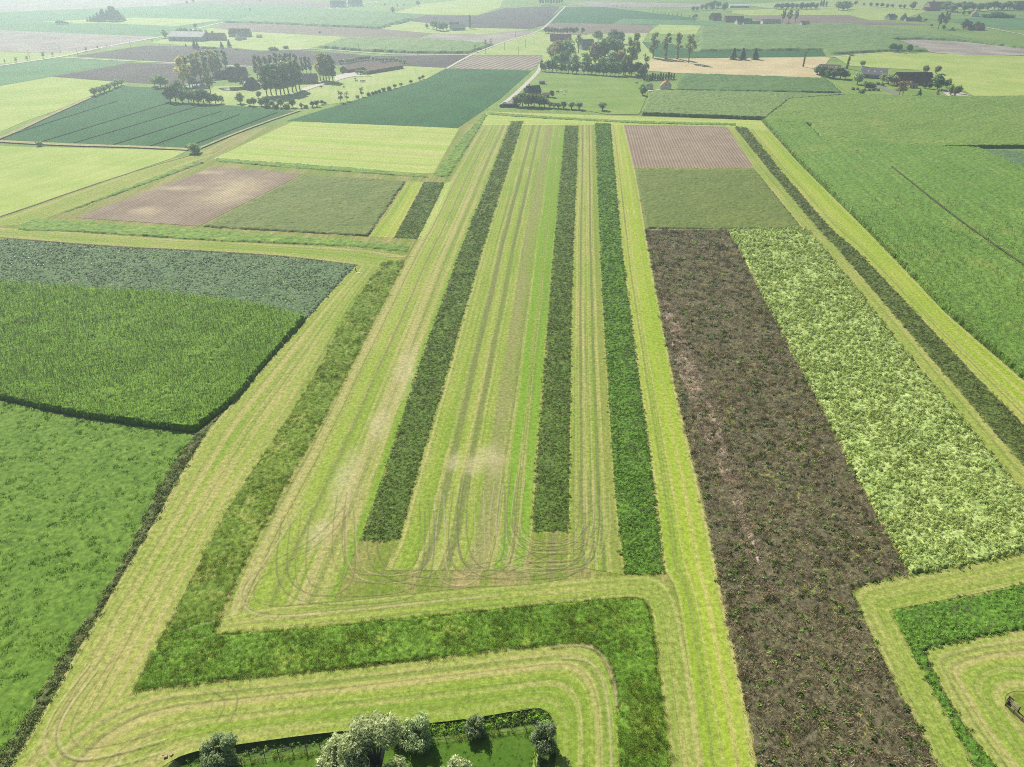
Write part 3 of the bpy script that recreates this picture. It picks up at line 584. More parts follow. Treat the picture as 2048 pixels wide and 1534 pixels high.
mown('pale mown lane round the lower right corner plot', [(2260, 1060), (2048, 1106), (1948, 1128), (1823, 1153), (1730, 1172), (1708, 1184), (1715, 1205), (1746, 1275), (1795, 1376), (1837, 1452), (1875, 1534), (1920, 1640)], [(2260, 1122), (2048, 1167), (1948, 1188), (1823, 1212), (1782, 1219), (1776, 1222), (1790, 1246), (1816, 1296), (1865, 1383), (1905, 1455), (1948, 1534), (2000, 1640)], M_top, 0.012, n=130, m=8, smooth=1)
mown('mown grass curving inside the lower right corner plot', [(2260, 1215), (2048, 1263), (1913, 1287), (1860, 1296), (1852, 1306), (1870, 1345), (1903, 1407), (1945, 1470), (1993, 1534), (2060, 1640)], [(2300, 1480), (2200, 1450), (2100, 1400), (2060, 1385), (2030, 1380), (2008, 1392), (2012, 1415), (2060, 1470), (2110, 1534), (2190, 1640)], M_garden, 0.012, n=110, m=12)
mown('mown headland along the top of the trial field', [(972, 223), (1210, 231), (1400, 237), (1522, 241)], [(958, 250), (1100, 250), (1250, 249), (1465, 253), (1535, 262)], M_far, 0.020, n=60, m=6, smooth=1)
mown('pale mown field in the middle distance left of the strips', [(430, 300), (500, 285), (590, 262), (700, 250)][:0] or [(425, 318), (650, 333), (850, 347), (868, 345)], [(592, 240), (760, 248), (860, 253), (918, 257)], M_far, 0.010, n=60, m=14, smooth=0)
mown('mown lane between ley and brown plot, left', [(-80, 458), (0, 437), (180, 374), (345, 318), (405, 307), (425, 300)], [(60, 448), (95, 436), (215, 391), (340, 344), (386, 324), (425, 312)], M_top, 0.012, n=60, m=6, smooth=0)
mown('bright mown lane between olive plot and small dark strip', [(738, 473), (776, 425), (815, 362)], [(788, 476), (818, 420), (848, 364)], M_bright, 0.012, n=40, m=5, smooth=0)
mown('mown lane between small dark strip and the striped band', [(835, 479), (862, 425), (890, 366)], [(852, 470), (880, 420), (905, 362)], M_far, 0.012, n=40, m=5, smooth=0)

# wheel tracks left by the tractor: pairs of ruts
def m_track(name, c1, c2, seed, dens=0.5, soft=True):
    t = NT(name); n1 = t.noise(t.uv(1.2, 0.12, (seed, seed*2, 0)), 1.0, 4, 0.7); n2 = t.noise(t.uv(1.6, 1.6, src='pos'), 1.0, 4, 0.8)
    col = t.scale(t.mix(t.ramp(n2, 0.35, 0.65), c1, c2), n2, 0.75, 1.25)
    p = t.n('ShaderNodeBsdfPrincipled'); p.inputs['Roughness'].default_value = 0.95; t.l(col, p.inputs['Base Color'])
    tr = t.n('ShaderNodeBsdfTransparent'); mx = t.n('ShaderNodeMixShader')
    ad = t.n('ShaderNodeMath', operation='ADD'); t.l(n1, ad.inputs[0]); t.l(n2, ad.inputs[1])
    fac = t.ramp(ad.outputs[0], 1.0-dens*0.35, 1.0-dens*0.35+0.28)
    if soft:
        sx = t.n('ShaderNodeSeparateXYZ'); t.l(t.n('ShaderNodeUVMap', uv_map='Frac').outputs[0], sx.inputs[0])
        pp = t.n('ShaderNodeMath', operation='PINGPONG'); pp.inputs[1].default_value = 0.5; t.l(sx.outputs[0], pp.inputs[0])
        mu0 = t.n('ShaderNodeMath', operation='MULTIPLY'); t.l(t.ramp(pp.outputs[0], 0.0, 0.5), mu0.inputs[0]); mu0.inputs[1].default_value = 0.36
        mu = t.n('ShaderNodeMath', operation='MULTIPLY'); t.l(mu0.outputs[0], mu.inputs[0]); t.l(fac, mu.inputs[1]); fac = mu.outputs[0]
    t.l(fac, mx.inputs[0]); t.l(tr.outputs[0], mx.inputs[1]); t.l(p.outputs[0], mx.inputs[2])
    o = t.n('ShaderNodeOutputMaterial'); t.l(mx.outputs[0], o.inputs[0]); return t.m
K_straw = m_track('dry_straw_line', (0.52, 0.45, 0.26), (0.60, 0.53, 0.32), 1, 0.7)
K_brown = m_track('brown_rut', (0.24, 0.20, 0.11), (0.30, 0.24, 0.13), 2, 0.7)
K_grey = m_track('grey_green_wheel_line', (0.16, 0.19, 0.085), (0.20, 0.22, 0.11), 3, 0.9)
K_green = m_track('lush_green_line', (0.15, 0.33, 0.02), (0.20, 0.38, 0.03), 4, 1.0)
TZ = [0.10]
def track(label, px, wd, mat, smooth=3):
    TZ[0] += 0.003
    P = chaikin(np.array([at(x, y, TZ[0]) for x, y in px]), smooth); P, _ = resample(P, 90)
    for sft in ((-.95, .95) if wd < .65 else (0,)):
        o = strip_line('wheel_track', None, None, max(wd*1.1, .5), mat, TZ[0], smooth=0, cat=None, kind=None, n=90, pts=offset_line(P, sft)); o.parent = TRIAL; TZ[0] += .002
def lerp_track(a, b, f, ys):
    """a line at fraction f between two polylines given as row -> x"""
    def X(P, y):
        P = sorted(P, key=lambda q: q[1]); return float(np.interp(y, [q[1] for q in P], [q[0] for q in P]))
    return [((1-f)*X(a, y)+f*X(b, y), y) for y in ys]
T1L = [(1022, 243), (975, 365), (920, 500), (839, 728), (751, 999), (720, 1083)]; T1R = [(1046, 243), (964, 500), (904, 712), (823, 989), (800, 1080)]
T2L = [(1130, 252), (1107, 500), (1091, 696), (1068, 1000), (1064, 1066)]; T2R = [(1157, 252), (1147, 500), (1143, 663), (1138, 1000), (1138, 1062)]
T3L = [(1190, 247), (1200, 500), (1210, 680), (1231, 998), (1250, 1148)]; T3R = [(1221, 247), (1244, 500), (1270, 695), (1313, 999), (1328, 1148)]
ys = [246, 330, 420, 520, 640, 760, 900, 1040]
# headland turns: the lines of the bands swing round below the strips
for (xa, ya), (xb, yb), dp in (((1000, 1040), (1200, 1060), 80), ((985, 1060), (1212, 1070), 62), ((905, 1060), (1020, 1050), 85), ((880, 1070), (960, 1060), 95), ((700, 1060), (880, 1070), 90), ((672, 1075), (850, 1080), 78), ((600, 1110), (700, 1100), 75), ((920, 1040), (1190, 1040), 112), ((560, 1130), (860, 1100), 72), ((740, 1100), (1180, 1080), 66), ((1020, 1020), (1168, 1020), 74), ((1030, 1040), (1180, 1000), 60)):
    yc = max(ya, yb)+dp
    track('turn', [(xa+12, ya-90), (xa, ya), (xa-4+(xb-xa)*.06, yc-22), (xa+(xb-xa)*.25, yc), (xa+(xb-xa)*.75, yc-4), (xb+4-(xb-xa)*.06, yc-28), (xb, yb), (xb-2, yb-80)], .5, (K_brown, K_straw, K_grey)[int(xa) % 3])
# headland loops
for lab, px, mt, wd in (('tight wheel loop at the left end of the headland', [(700, 1010), (640, 1080), (560, 1120), (500, 1160), (492, 1200), (530, 1222), (640, 1213), (800, 1197), (960, 1178)], K_brown, .5),
    ('outer wheel loop at the left end of the headland', [(610, 1000), (560, 1080), (510, 1150), (480, 1195), (500, 1232), (600, 1232), (780, 1212), (1000, 1190)], K_straw, .9),
    ('ruts crossing from headland to the second strip', [(1030, 1030), (1035, 1062), (1060, 1084), (1110, 1094), (1160, 1084), (1185, 1050)], K_brown, .5),
    ('ruts of a crossing turn below the second strip', [(1015, 1040), (1030, 1090), (1080, 1130), (1150, 1130), (1186, 1105), (1160, 1085), (1090, 1100), (1000, 1140)], K_brown, .5),
    ('wheel loop below the wide band', [(905, 1080), (912, 1120), (930, 1138), (980, 1130), (1060, 1115), (1160, 1112)], K_brown, .45),
    ('straw swath curving round the garden corner', [(1120, 1316), (1170, 1318), (1200, 1340), (1216, 1400), (1222, 1480), (1224, 1560)], K_straw, .7),
    ('pale straw edge of the tall green band, curving', [(1100, 1294), (1160, 1288), (1200, 1300), (1222, 1340), (1234, 1390), (1232, 1412)], K_straw, .8),
    ('turning ruts in the lower left corner', [(225, 1300), (150, 1400), (125, 1450), (128, 1490), (160, 1510), (220, 1500), (330, 1470)], K_brown, .5),
    ('outer turning ruts in the lower left corner', [(190, 1330), (120, 1420), (100, 1470), (108, 1515), (150, 1535), (230, 1520), (330, 1490)], K_straw, .6),
    ('arc of wheel marks left of the garden', [(430, 1368), (460, 1385), (462, 1410), (445, 1440)], K_brown, .4),
    ('double pale track crossing the tall grass strip, near', [(365, 1262), (400, 1250), (430, 1242)], K_straw, .7),
    ('double pale track crossing the tall grass strip, far', [(762, 514), (800, 513), (830, 511)], K_straw, .9)):
    track(lab, px, wd, mt)
# ------------------------------------------------------------------ crops and herb strips near the camera
L_maize = m_leaf('maize_leaf', (0.19, 0.40, 0.022), (0.28, 0.50, 0.045), 0.45, 0.5, c3=(0.38, 0.50, 0.10), p3=0.12)
L_maize2 = m_leaf('maize_leaf_right', (0.194, 0.370, 0.052), (0.272, 0.440, 0.079), 0.42, 0.5, c3=(0.389, 0.460, 0.136), p3=0.12)
L_tassel = m_leaf('maize_tassel', (0.30, 0.36, 0.10), (0.40, 0.40, 0.16), 0.3)
L_stalk = m_leaf('maize_stalk', (0.10, 0.15, 0.04), (0.14, 0.18, 0.05), 0.0)
L_brown = m_leaf('dead_weed_stem', (0.180, 0.151, 0.085), (0.364, 0.302, 0.181), 0.18, 0.9, c3=(0.587, 0.503, 0.312), p3=0.14)
L_green = m_leaf('weed_leaf', (0.10, 0.19, 0.035), (0.17, 0.27, 0.055), 0.3)
L_must = m_leaf('mustard_top', (0.44, 0.54, 0.14), (0.56, 0.65, 0.21), 0.35, c3=(0.28, 0.41, 0.11), p3=0.30, spread=.12)
L_dark = m_leaf('dark_herb_leaf', (0.109, 0.205, 0.028), (0.178, 0.297, 0.042), 0.3, c3=(0.253, 0.194, 0.110), p3=0.2, spread=.38)
L_dark2 = m_leaf('fresh_herb_leaf', (0.13, 0.27, 0.028), (0.23, 0.41, 0.045), 0.34, c3=(0.12, 0.15, 0.05), p3=0.2, spread=.38)
L_darkb = m_leaf('dark_olive_leaf', (0.121, 0.187, 0.040), (0.182, 0.255, 0.060), 0.28, c3=(0.242, 0.208, 0.110), p3=0.2, spread=.35)
L_grass = m_leaf('tall_grass_blade', (0.144, 0.292, 0.022), (0.233, 0.383, 0.044), 0.4, c3=(0.431, 0.420, 0.150), p3=0.10)
L_grassy = m_leaf('yellow_grass_blade', (0.240, 0.336, 0.036), (0.352, 0.416, 0.064), 0.4, c3=(0.416, 0.400, 0.160), p3=0.15)
L_turf = m_leaf('pasture_tuft', (0.114, 0.256, 0.022), (0.176, 0.332, 0.034), 0.35, spread=.25)
L_beet = m_leaf('beet_leaf', (0.142, 0.238, 0.110), (0.238, 0.338, 0.169), 0.25, 0.4, c3=(0.398, 0.461, 0.270), p3=0.18)
def g_maize(mat):
    g = G(); h = U(1.9, 2.2)
    g.tube([(0, 0, 0), (U(-.05, .05), U(-.05, .05), h)], [.03, .015], 3, m=1, cap=False)
    a0 = U(0, 6.28)
    for k in range(9):
        g.blade((0, 0, .35+k*.19), a0+(k % 2)*math.pi+U(-.5, .5), U(.42, .62), .10, U(.3, .8), U(.9, 1.8), 3)
    for k in range(4): g.blade((0, 0, h), U(0, 6.28), .35, .03, U(.1, .6), .3, 1, m=2)
    return g.mesh('maize', [mat, L_stalk, L_tassel])
def g_stems(n, r0, h0, h1, wd, mat, lean=.35, curl=.5, segs=2, mats=None, mix=0.0):
    g = G()
    for k in range(n):
        a = U(0, 6.28); q = r0*math.sqrt(random.random())
        g.blade((q*math.cos(a), q*math.sin(a), 0), U(0, 6.28), U(h0, h1), wd, U(0, lean), U(0, curl), segs, m=1 if random.random() < mix else 0)
    return g.mesh('stems', mats or [mat])
def g_bush(n, r0, h0, h1, size, mats, mix=0.0, up=0.4):
    g = G()
    for k in range(n):
        a = U(0, 6.28); q = r0*math.sqrt(random.random()); z = U(h0, h1)*(1-.45*(q/r0)**2)
        nrm = (math.cos(a)*.7+U(-.6, .6), math.sin(a)*.7+U(-.6, .6), up+U(0, .8))
        g.leaf((q*math.cos(a), q*math.sin(a), z), nrm, size*U(.6, 1.3), U(.9, 1.8), m=1 if random.random() < mix else 0)
    return g.mesh('bush', mats)
N_maize = clump_collection('maize_plants', [g_maize(L_maize) for _ in range(4)])
N_maize2 = clump_collection('maize_plants_right', [g_maize(L_maize2) for _ in range(4)])
N_weed = clump_collection('dead_weeds', [g_stems(34, .5, .2, .62, .05, L_brown, .7, 1.0) for _ in range(4)] + [g_bush(20, .4, .1, .45, .22, [L_green]) for _ in range(2)])
N_must = clump_collection('mustard_plants', [g_bush(46, .45, .25, U(.8, 1.25), .20, [L_must], up=.5) for _ in range(5)])
N_dark = clump_collection('dark_herbs', [g_bush(40, .45, .05, .42, .13, [L_dark]) for _ in range(3)] + [g_stems(24, .45, .2, .5, .05, L_brown, .7, .9)] )
N_fresh = clump_collection('fresh_herbs', [g_bush(42, .45, .05, .45, .14, [L_dark2]) for _ in range(3)])
N_olive = clump_collection('olive_herbs', [g_bush(42, .45, .05, .42, .13, [L_darkb]) for _ in range(3)])
N_grass = clump_collection('tall_grass', [g_stems(44, .5, .25, .6, .045, L_grass, .7, 1.3, 2) for _ in range(3)] + [g_stems(44, .5, .25, .55, .045, L_grassy, .7, 1.4, 2) for _ in range(2)])
N_turf = clump_collection('turf_tufts', [g_stems(22, .35, .12, .3, .06, L_turf, .9, 1.0, 1) for _ in range(3)])
N_beet = clump_collection('beet_plants', [g_bush(20, .36, .12, .5, .22, [L_beet], up=.6) for _ in range(3)])

C_brown = m_canopy('brown_weed_litter', (0.109, 0.100, 0.055), (0.165, 0.150, 0.088), (0.096, 0.150, 0.034), s1=0.12, s2=1.6, var=0.55, p3=(.55, .68))
C_must = m_canopy('mustard_canopy', (0.323, 0.447, 0.120), (0.473, 0.580, 0.211), (0.140, 0.302, 0.085), s1=0.09, s2=1.3, var=0.55, p3=(.60, .72), trans=.2)
C_dark = m_canopy('dark_herb_canopy', (0.086, 0.160, 0.026), (0.132, 0.209, 0.036), (0.161, 0.132, 0.070), s1=0.09, s2=1.6, var=0.55, p3=(.56, .68))
C_fresh = m_canopy('fresh_herb_canopy', (0.085, 0.19, 0.025), (0.13, 0.26, 0.035), (0.09, 0.12, 0.04), s1=0.10, s2=1.6, var=0.55, p3=(.52, .64))
C_olive = m_canopy('olive_herb_canopy', (0.103, 0.159, 0.036), (0.149, 0.201, 0.050), None, s1=0.1, s2=1.6, var=0.55)
C_tallg = m_canopy('tall_grass_canopy', (0.107, 0.239, 0.024), (0.171, 0.307, 0.036), (0.300, 0.374, 0.060), s1=0.05, s2=1.3, var=0.55, p3=(.55, .66))
C_maize = m_canopy('maize_floor', (0.12, 0.25, 0.02), (0.17, 0.31, 0.03), s1=0.06, s2=1.0, var=0.3)
C_maize2 = m_canopy('maize_canopy_right', (0.125, 0.25, 0.04), (0.17, 0.295, 0.055), (0.21, 0.30, 0.06), s1=0.02, s2=0.9, var=0.30, p3=(.55, .65), streak=.25, sfreq=.35)
C_plot = m_canopy('olive_plot', (0.131, 0.188, 0.043), (0.173, 0.222, 0.057), (0.198, 0.227, 0.071), s1=0.05, s2=0.9, var=0.25)
C_beet = m_canopy('beet_canopy', (0.099, 0.182, 0.079), (0.150, 0.236, 0.106), (0.119, 0.228, 0.044), s1=0.05, s2=1.3, var=0.4, p3=(.57, .67))
C_turf = m_canopy('pasture_turf', (0.109, 0.218, 0.024), (0.155, 0.267, 0.035), (0.089, 0.172, 0.021), s1=0.10, s2=0.9, var=0.38)
C_ditch = m_canopy('ditch_bank_weeds', (0.078, 0.117, 0.033), (0.169, 0.195, 0.065), (0.182, 0.130, 0.078), s1=0.3, s2=1.8, var=0.4)

P3_R = [(1455, 460), (1478, 500), (1576, 689), (1635, 803), (1732, 989), (1746, 1017), (1823, 1150)]
P3_L = [(1290, 460), (1297, 500), (1336, 712), (1372, 868), (1404, 1000), (1437, 1160), (1458, 1265), (1489, 1400), (1513, 1534), (1545, 1640)]
P3 = P3_L + [(1920, 1640), (1875, 1534), (1837, 1452), (1795, 1376), (1746, 1275), (1715, 1205), (1706, 1184), (1722, 1172)] + P3_R[::-1]
canopy('weed_litter', 'low litter of dead weeds covering the dark brown plot', P3, C_brown, .22, .2, .3, ang=A_STRIP, seed=11, big=3, bigamp=.6, cat='weeds')
def m_p3(X, Y): return np.clip(.35+1.3*vnoise(X, Y, 5, 3)*vnoise(X, Y, 1.6, 4)*1.4, 0, 1)
scatter('dead_weeds', 'dead brown weeds of the dark brown plot right of the bright lane', P3, N_weed, 3.4, .6, 1.6, 11, mask=m_p3, picks=[.2, .2, .2, .2, .1, .1], tilt=.3, cat='weeds')
L_tan = m_leaf('bleached_stalk', (0.547, 0.436, 0.323), (0.678, 0.570, 0.435), .25, .9, c3=(0.339, 0.257, 0.176), p3=.3, spread=.2)
N_tan = clump_collection('bleached_stalks', [g_stems(34, .5, .15, .5, .07, L_tan, 1.3, .7) for _ in range(3)])
STK = [(1322, 600), (1345, 600), (1400, 740), (1450, 870), (1478, 960), (1510, 1060), (1560, 1200), (1530, 1200), (1478, 1060), (1440, 960), (1395, 850), (1350, 720)]
C_tan = m_canopy('bleached_litter', (0.288, 0.232, 0.167), (0.403, 0.335, 0.246), (0.154, 0.122, 0.084), s1=.25, s2=1.4, var=.5, p3=(.50, .60))
canopy('bleached_litter', 'pale litter streak along the left side of the brown plot', [(1322, 600), (1340, 600), (1404, 750), (1448, 870), (1478, 960), (1506, 1060), (1535, 1160), (1526, 1160), (1480, 1060), (1444, 960), (1400, 860), (1352, 740)], C_tan, .28, .2, .3, ang=A_STRIP, seed=15, big=2, bigamp=.7, cat='weeds')
scatter('bleached_stalks', 'pale bleached stalks streaking down the left side of the brown plot', STK, N_tan, 9.0, .6, 1.2, 13, cat='weeds', ragged=.9, mask=lambda X, Y: np.clip(1.6*vnoise(X, Y, 2.5, 9)+.2, 0, 1), ang=A_STRIP)
N_wgreen = clump_collection('green_weeds', [g_bush(26, .4, .08, .4, .18, [L_green]) for _ in range(3)])
scatter('green_weeds', 'green weeds mottling the brown plot', P3, N_wgreen, 4.0, .3, .65, 14, cat='weeds', ang=A_STRIP, mask=lambda X, Y: np.clip(3.2*vnoise(X, Y, 4.5, 12)-1.75+np.clip((95-Y)/90, -.25, .4), 0, .85))
P4 = P3_R + [(1948, 1126), (2048, 1104), (2240, 1062), (2240, 1225), (2048, 989)][:3] + [(2255, 1060), (2255, 1232), (2048, 989), (1804, 695), (1651, 500), (1610, 458)]
canopy('mustard_canopy', 'lower canopy of the pale yellow-green mustard plot', P4, C_must, .45, .3, .35, ang=A_STRIP, seed=12, big=3.0, bigamp=.5, cat='mustard')
scatter('mustard_plants', 'pale yellow-green mustard plants beside the dark brown plot', P4, N_must, 5.0, .5, .95, 12, cat='mustard', mask=lambda X, Y: np.clip(1.9*vnoise(X, Y, 2.4, 8)*(.7+.6*vnoise(X, Y, 9, 18))+.05, 0, 1))
def strip(label, L, R, cm, ng, seed, h=.2, dens=7.5, name='herb_strip', picks=None, cell=.3, near=150, mask=None, smin=.5, smax=.95):
    P = poly_from(L, R); a = az(L[-1], L[0])
    canopy(name, label+', lower growth', P, cm, h*.75, h*.45, cell, ang=a, seed=seed, big=4, bigamp=.4, cat='herbs')
    scatter(name, label+', standing plants', P, ng, dens, smin, smax, seed, cat='herbs', picks=picks, near=near, mask=mask)
strip('first dark herb strip from the left', T1L, T1R, C_dark, N_dark, 21)
strip('second dark herb strip from the left', T2L, T2R, C_dark, N_dark, 22)
strip('third herb strip from the left, fresh green', T3L, T3R, C_fresh, N_fresh, 23, h=.26)
T4L = [(1467, 253), (1537, 340), (1628, 448), (1677, 500), (1833, 682), (2048, 933), (2255, 1158)]; T4R = [(1493, 255), (1563, 343), (1661, 457), (1713, 500), (1902, 700), (2048, 852), (2255, 1066)]
strip('dark olive herb strip at far right beside the maize', T4L, T4R, C_olive, N_olive, 24)
T5 = [(2255, 1124), (2048, 1169), (1948, 1190), (1823, 1214), (1781, 1221), (1818, 1296), (1867, 1383), (1907, 1455), (1950, 1534), (2002, 1640), (2058, 1640), (1991, 1534), (1943, 1470), (1901, 1407), (1868, 1345), (1848, 1302), (1913, 1283), (2048, 1259), (2255, 1210)]
canopy('herb_strip', 'fresh green angled herb strip at lower right, lower growth', T5, C_fresh, .3, .2, .25, ang=az((1950, 1534), (1781, 1221)), seed=25, cat='herbs')
scatter('herb_strip', 'fresh green angled herb strip at lower right, standing plants', T5, N_fresh, 5, .6, 1.05, 25, cat='herbs')
strip('small dark herb strip beside the olive plot', [(848, 364), (818, 420), (788, 476)], [(890, 366), (862, 425), (835, 478)], C_dark, N_dark, 26, near=220)
C_tallg2 = m_canopy('tall_grass_canopy_left', (0.125, 0.22, 0.028), (0.20, 0.29, 0.04), (0.33, 0.36, 0.09), s1=0.05, s2=1.3, var=0.45, p3=(.50, .64))
strip('long tall grass strip beside the pale left lane', S0_L[::-1], S0_R[::-1], C_tallg2, N_grass, 27, h=.26, dens=6.0, picks=[.15, .15, .15, .275, .275], mask=lambda X, Y: np.clip(.25+1.2*vnoise(X, Y, 5, 21), 0, 1))
S1 = [(266, 1381), (313, 1292), (345, 1245), (438, 1244), (428, 1268), (520, 1264), (600, 1258), (878, 1230), (1087, 1209), (1209, 1198), (1293, 1198), (1311, 1278), (1325, 1400), (1337, 1487), (1340, 1534), (1350, 1640), (1243, 1640), (1240, 1534), (1237, 1435), (1233, 1376), (1216, 1324), (1200, 1304), (1174, 1286), (1018, 1299), (700, 1336), (432, 1364)]
canopy('herb_strip', 'tall green grass band above the garden lane, lower growth', S1, C_tallg, .25, .16, .25, ang=az((600, 1258), (1087, 1209)), seed=28, big=4, bigamp=.5, cat='herbs')
scatter('herb_strip', 'tall green grass band above the garden lane, standing grass', S1, N_grass, 7.5, .6, 1.1, 28, cat='herbs')
far_strips = (('green herb strip along the left edge of the brown bare plot', [(92, 436), (215, 391), (386, 323)], [(135, 425), (245, 386), (412, 325)]),
    ('green herb strip below the brown bare and olive plots', [(27, 455), (68, 437), (342, 455), (700, 480), (823, 491)], [(40, 462), (137, 464), (393, 481), (700, 494), (818, 506)]),
    ('green herb strip above the brown bare plot', [(431, 316), (560, 325), (700, 335), (850, 349)], [(431, 324), (560, 335), (700, 345), (862, 357)]),
    ('green herb strip climbing to the top left corner of the trial field', [(864, 350), (919, 278), (968, 224)], [(896, 358), (930, 305), (976, 231)]),
    ('thin green herb strip along the top of the trial field', [(968, 224), (1090, 233), (1286, 243), (1473, 247)], [(975, 230), (1090, 238), (1286, 248), (1475, 252)]))
C_farstrip = m_canopy('far_herb_strip', (0.13, 0.25, 0.03), (0.19, 0.31, 0.045), (0.32, 0.37, 0.07), s1=0.05, s2=.5, var=0.35, p3=(.56, .66))
for k, (lab, L, R) in enumerate(far_strips):
    canopy('herb_strip', lab, poly_from(L, R), C_farstrip, .5, .35, .6, ang=az(L[0], L[-1]), seed=40+k, cat='herbs')
# plots
M_bare = m_field('bare_plot_soil', (0.248, 0.189, 0.143), (0.294, 0.230, 0.175), 0.08, rows=1.6, rowamt=0.25, var=0.2)
M_bare2 = m_field('bare_plot_soil_straw', (0.225, 0.171, 0.131), (0.288, 0.230, 0.171), 0.06, rows=1.6, rowamt=0.25, var=0.2, spots=[(478, 372, 62, 20), (450, 394, 60, 18), (292, 421, 36, 11), (360, 377, 60, 6), (410, 345, 60, 5)])
sheet('bare_plot', 'reddish bare earth plot with drill rows at top right', [(1268, 336), (1248, 251), (1452, 253), (1508, 336)], M_bare, 0.12, cat='bare plot')
sheet('bare_plot', 'brown bare earth plot with straw patches at left', [(397, 452), (605, 348), (430, 333), (150, 435)], M_bare2, 0.12, cat='bare plot')
canopy('crop_plot', 'olive green crop plot below the reddish bare plot', [(1268, 339), (1510, 339), (1608, 459), (1290, 459)], C_plot, .5, .25, .6, ang=A_STRIP, seed=51, cat='crop')
canopy('crop_plot', 'olive green crop plot beside the brown bare plot, left', [(400, 455), (607, 350), (814, 363), (738, 474)], C_plot, .7, .25, .6, seed=52, cat='crop')
# maize left, beet field, pasture, ditch bank
P8 = [(390, 866), (478, 796), (545, 715), (615, 638), (527, 614), (352, 591), (141, 578), (0, 570), (-250, 560), (-250, 745), (0, 800), (150, 833), (290, 853)]
A8 = az((478, 796), (615, 638))
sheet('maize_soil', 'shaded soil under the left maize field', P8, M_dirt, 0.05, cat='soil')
canopy('maize_canopy', 'lower leaves of the bright green maize field at left', P8, C_maize, 1.6, .4, .4, ang=A8, seed=61, cat='maize')
def seg_dist(X, Y, a, b):
    a, b = at(*a, 2.0)[:2], at(*b, 2.0)[:2]; d = b-a; t = np.clip(((X-a[0])*d[0]+(Y-a[1])*d[1])/(d@d), 0, 1); return np.hypot(X-a[0]-t*d[0], Y-a[1]-t*d[1])
def maize_gaps(X, Y):
    k = np.ones(len(X))
    for a, b, wd in (((372, 757), (505, 634), .7), ((330, 790), (350, 782), .8), ((190, 666), (235, 674), .5), ((340, 690), (395, 700), .4), ((0, 600), (150, 604), .35)): k = np.where(seg_dist(X, Y, a, b) < wd, .05, k)
    return k*np.clip(.75+.5*vnoise(X, Y, 3, 6), 0, 1)
P8i = [(386, 862), (474, 793), (541, 713), (609, 639), (527, 615), (352, 592), (141, 579), (0, 571), (-160, 566), (-160, 763), (0, 797), (150, 830), (290, 850)]
scatter('maize_plants', 'bright green maize plants of the field at left', P8i, N_maize, 4.6, .84, 1.02, 61, rows=.75, ang=A8, tilt=.06, near=190, cat='maize', mask=maize_gaps)
P7 = [(705, 538), (714, 531), (563, 513), (376, 502), (211, 494), (0, 478), (-250, 462), (-250, 565), (0, 575), (141, 583), (352, 596), (527, 618), (612, 640)]
canopy('beet_canopy', 'blue-green beet leaves, lower leaves of the field above the maize', P7, C_beet, .35, .25, .4, seed=62, big=4, bigamp=.3, cat='beet')
scatter('beet_plants', 'blue-green beet plants above the left maize', P7, N_beet, 3.6, .7, 1.1, 62, near=220, cat='beet')
P9 = [(387, 872), (290, 856), (150, 836), (0, 803), (-300, 735), (-300, 1640), (-110, 1640), (0, 1515), (31, 1470), (66, 1411), (104, 1352), (139, 1289), (195, 1212), (223, 1164), (265, 1087), (306, 1000), (350, 932)]
canopy('pasture', 'rough green pasture at lower left', P9, C_turf, .10, .10, .4, ang=.5, seed=63, spike=.35, small=2.6, bigamp=.5, jit=.3, cat='pasture')
scatter('pasture_tufts', 'grass tussocks of the rough pasture at lower left', P9, N_turf, 2.2, .7, 1.5, 63, cat='pasture', mask=lambda X, Y: np.clip(2.2*vnoise(X, Y, 1.8, 5)-.75, 0, 1))
DL = [(-80, 1620), (0, 1515), (31, 1470), (66, 1411), (104, 1352), (139, 1289), (195, 1212), (223, 1164), (265, 1087), (306, 1000), (350, 925), (390, 868), (478, 797), (545, 717), (615, 640), (706, 538)]
DR = [(-40, 1620)]+L_ditch
canopy('ditch_bank', 'bushy weeds along the left ditch, lower growth', poly_from(DL, DR), C_ditch, .34, .26, .28, ang=.5, seed=64, big=2.2, bigamp=.6, cat='weeds')
scatter('ditch_weeds', 'bushy weeds standing along the left ditch', poly_from(DL[:12], DR[:12]), N_olive, 4.5, .7, 1.5, 64, cat='weeds')
strip_line('ditch_edge', 'bare soil edge between beet field and mown lane', [(0, 475), (211, 492), (376, 500), (563, 511), (714, 530)], .9, M_dirt, 0.11, cat='ditch')
# maize at right
P34 = [(1524, 243), (1597, 326), (1728, 456), (1891, 626), (2048, 763), (2300, 975), (2300, 420), (2048, 342), (1957, 300), (1800, 294), (1650, 286), (1606, 244)]
P34F = [(1524, 246), (1620, 252), (1645, 292), (1800, 300), (1957, 297), (2048, 297), (2300, 305), (2300, 200), (2048, 196), (1950, 196), (1800, 195), (1690, 190), (1560, 200)]
A34 = az((1891, 626), (1597, 326))
canopy('maize_canopy', 'large green maize field at right, leaf canopy', P34, C_maize2, 2.0, .28, .55, ang=A34, seed=71, big=9, bigamp=.06, cat='maize')
scatter('maize_plants', 'maize plants of the large field at right', [(1524, 243), (1597, 326), (1728, 456), (1891, 626), (2048, 763), (2300, 975), (2300, 420), (2048, 342), (1950, 294), (1600, 240)], N_maize2, 2.6, .9, 1.12, 71, rows=.75, ang=A34, tilt=.08, near=190, maxgrow=1.8, cat='maize', mask=lambda X, Y: np.clip((340-np.hypot(X, Y)+60*vnoise(X, Y, 20, 2))/160, 0, 1))
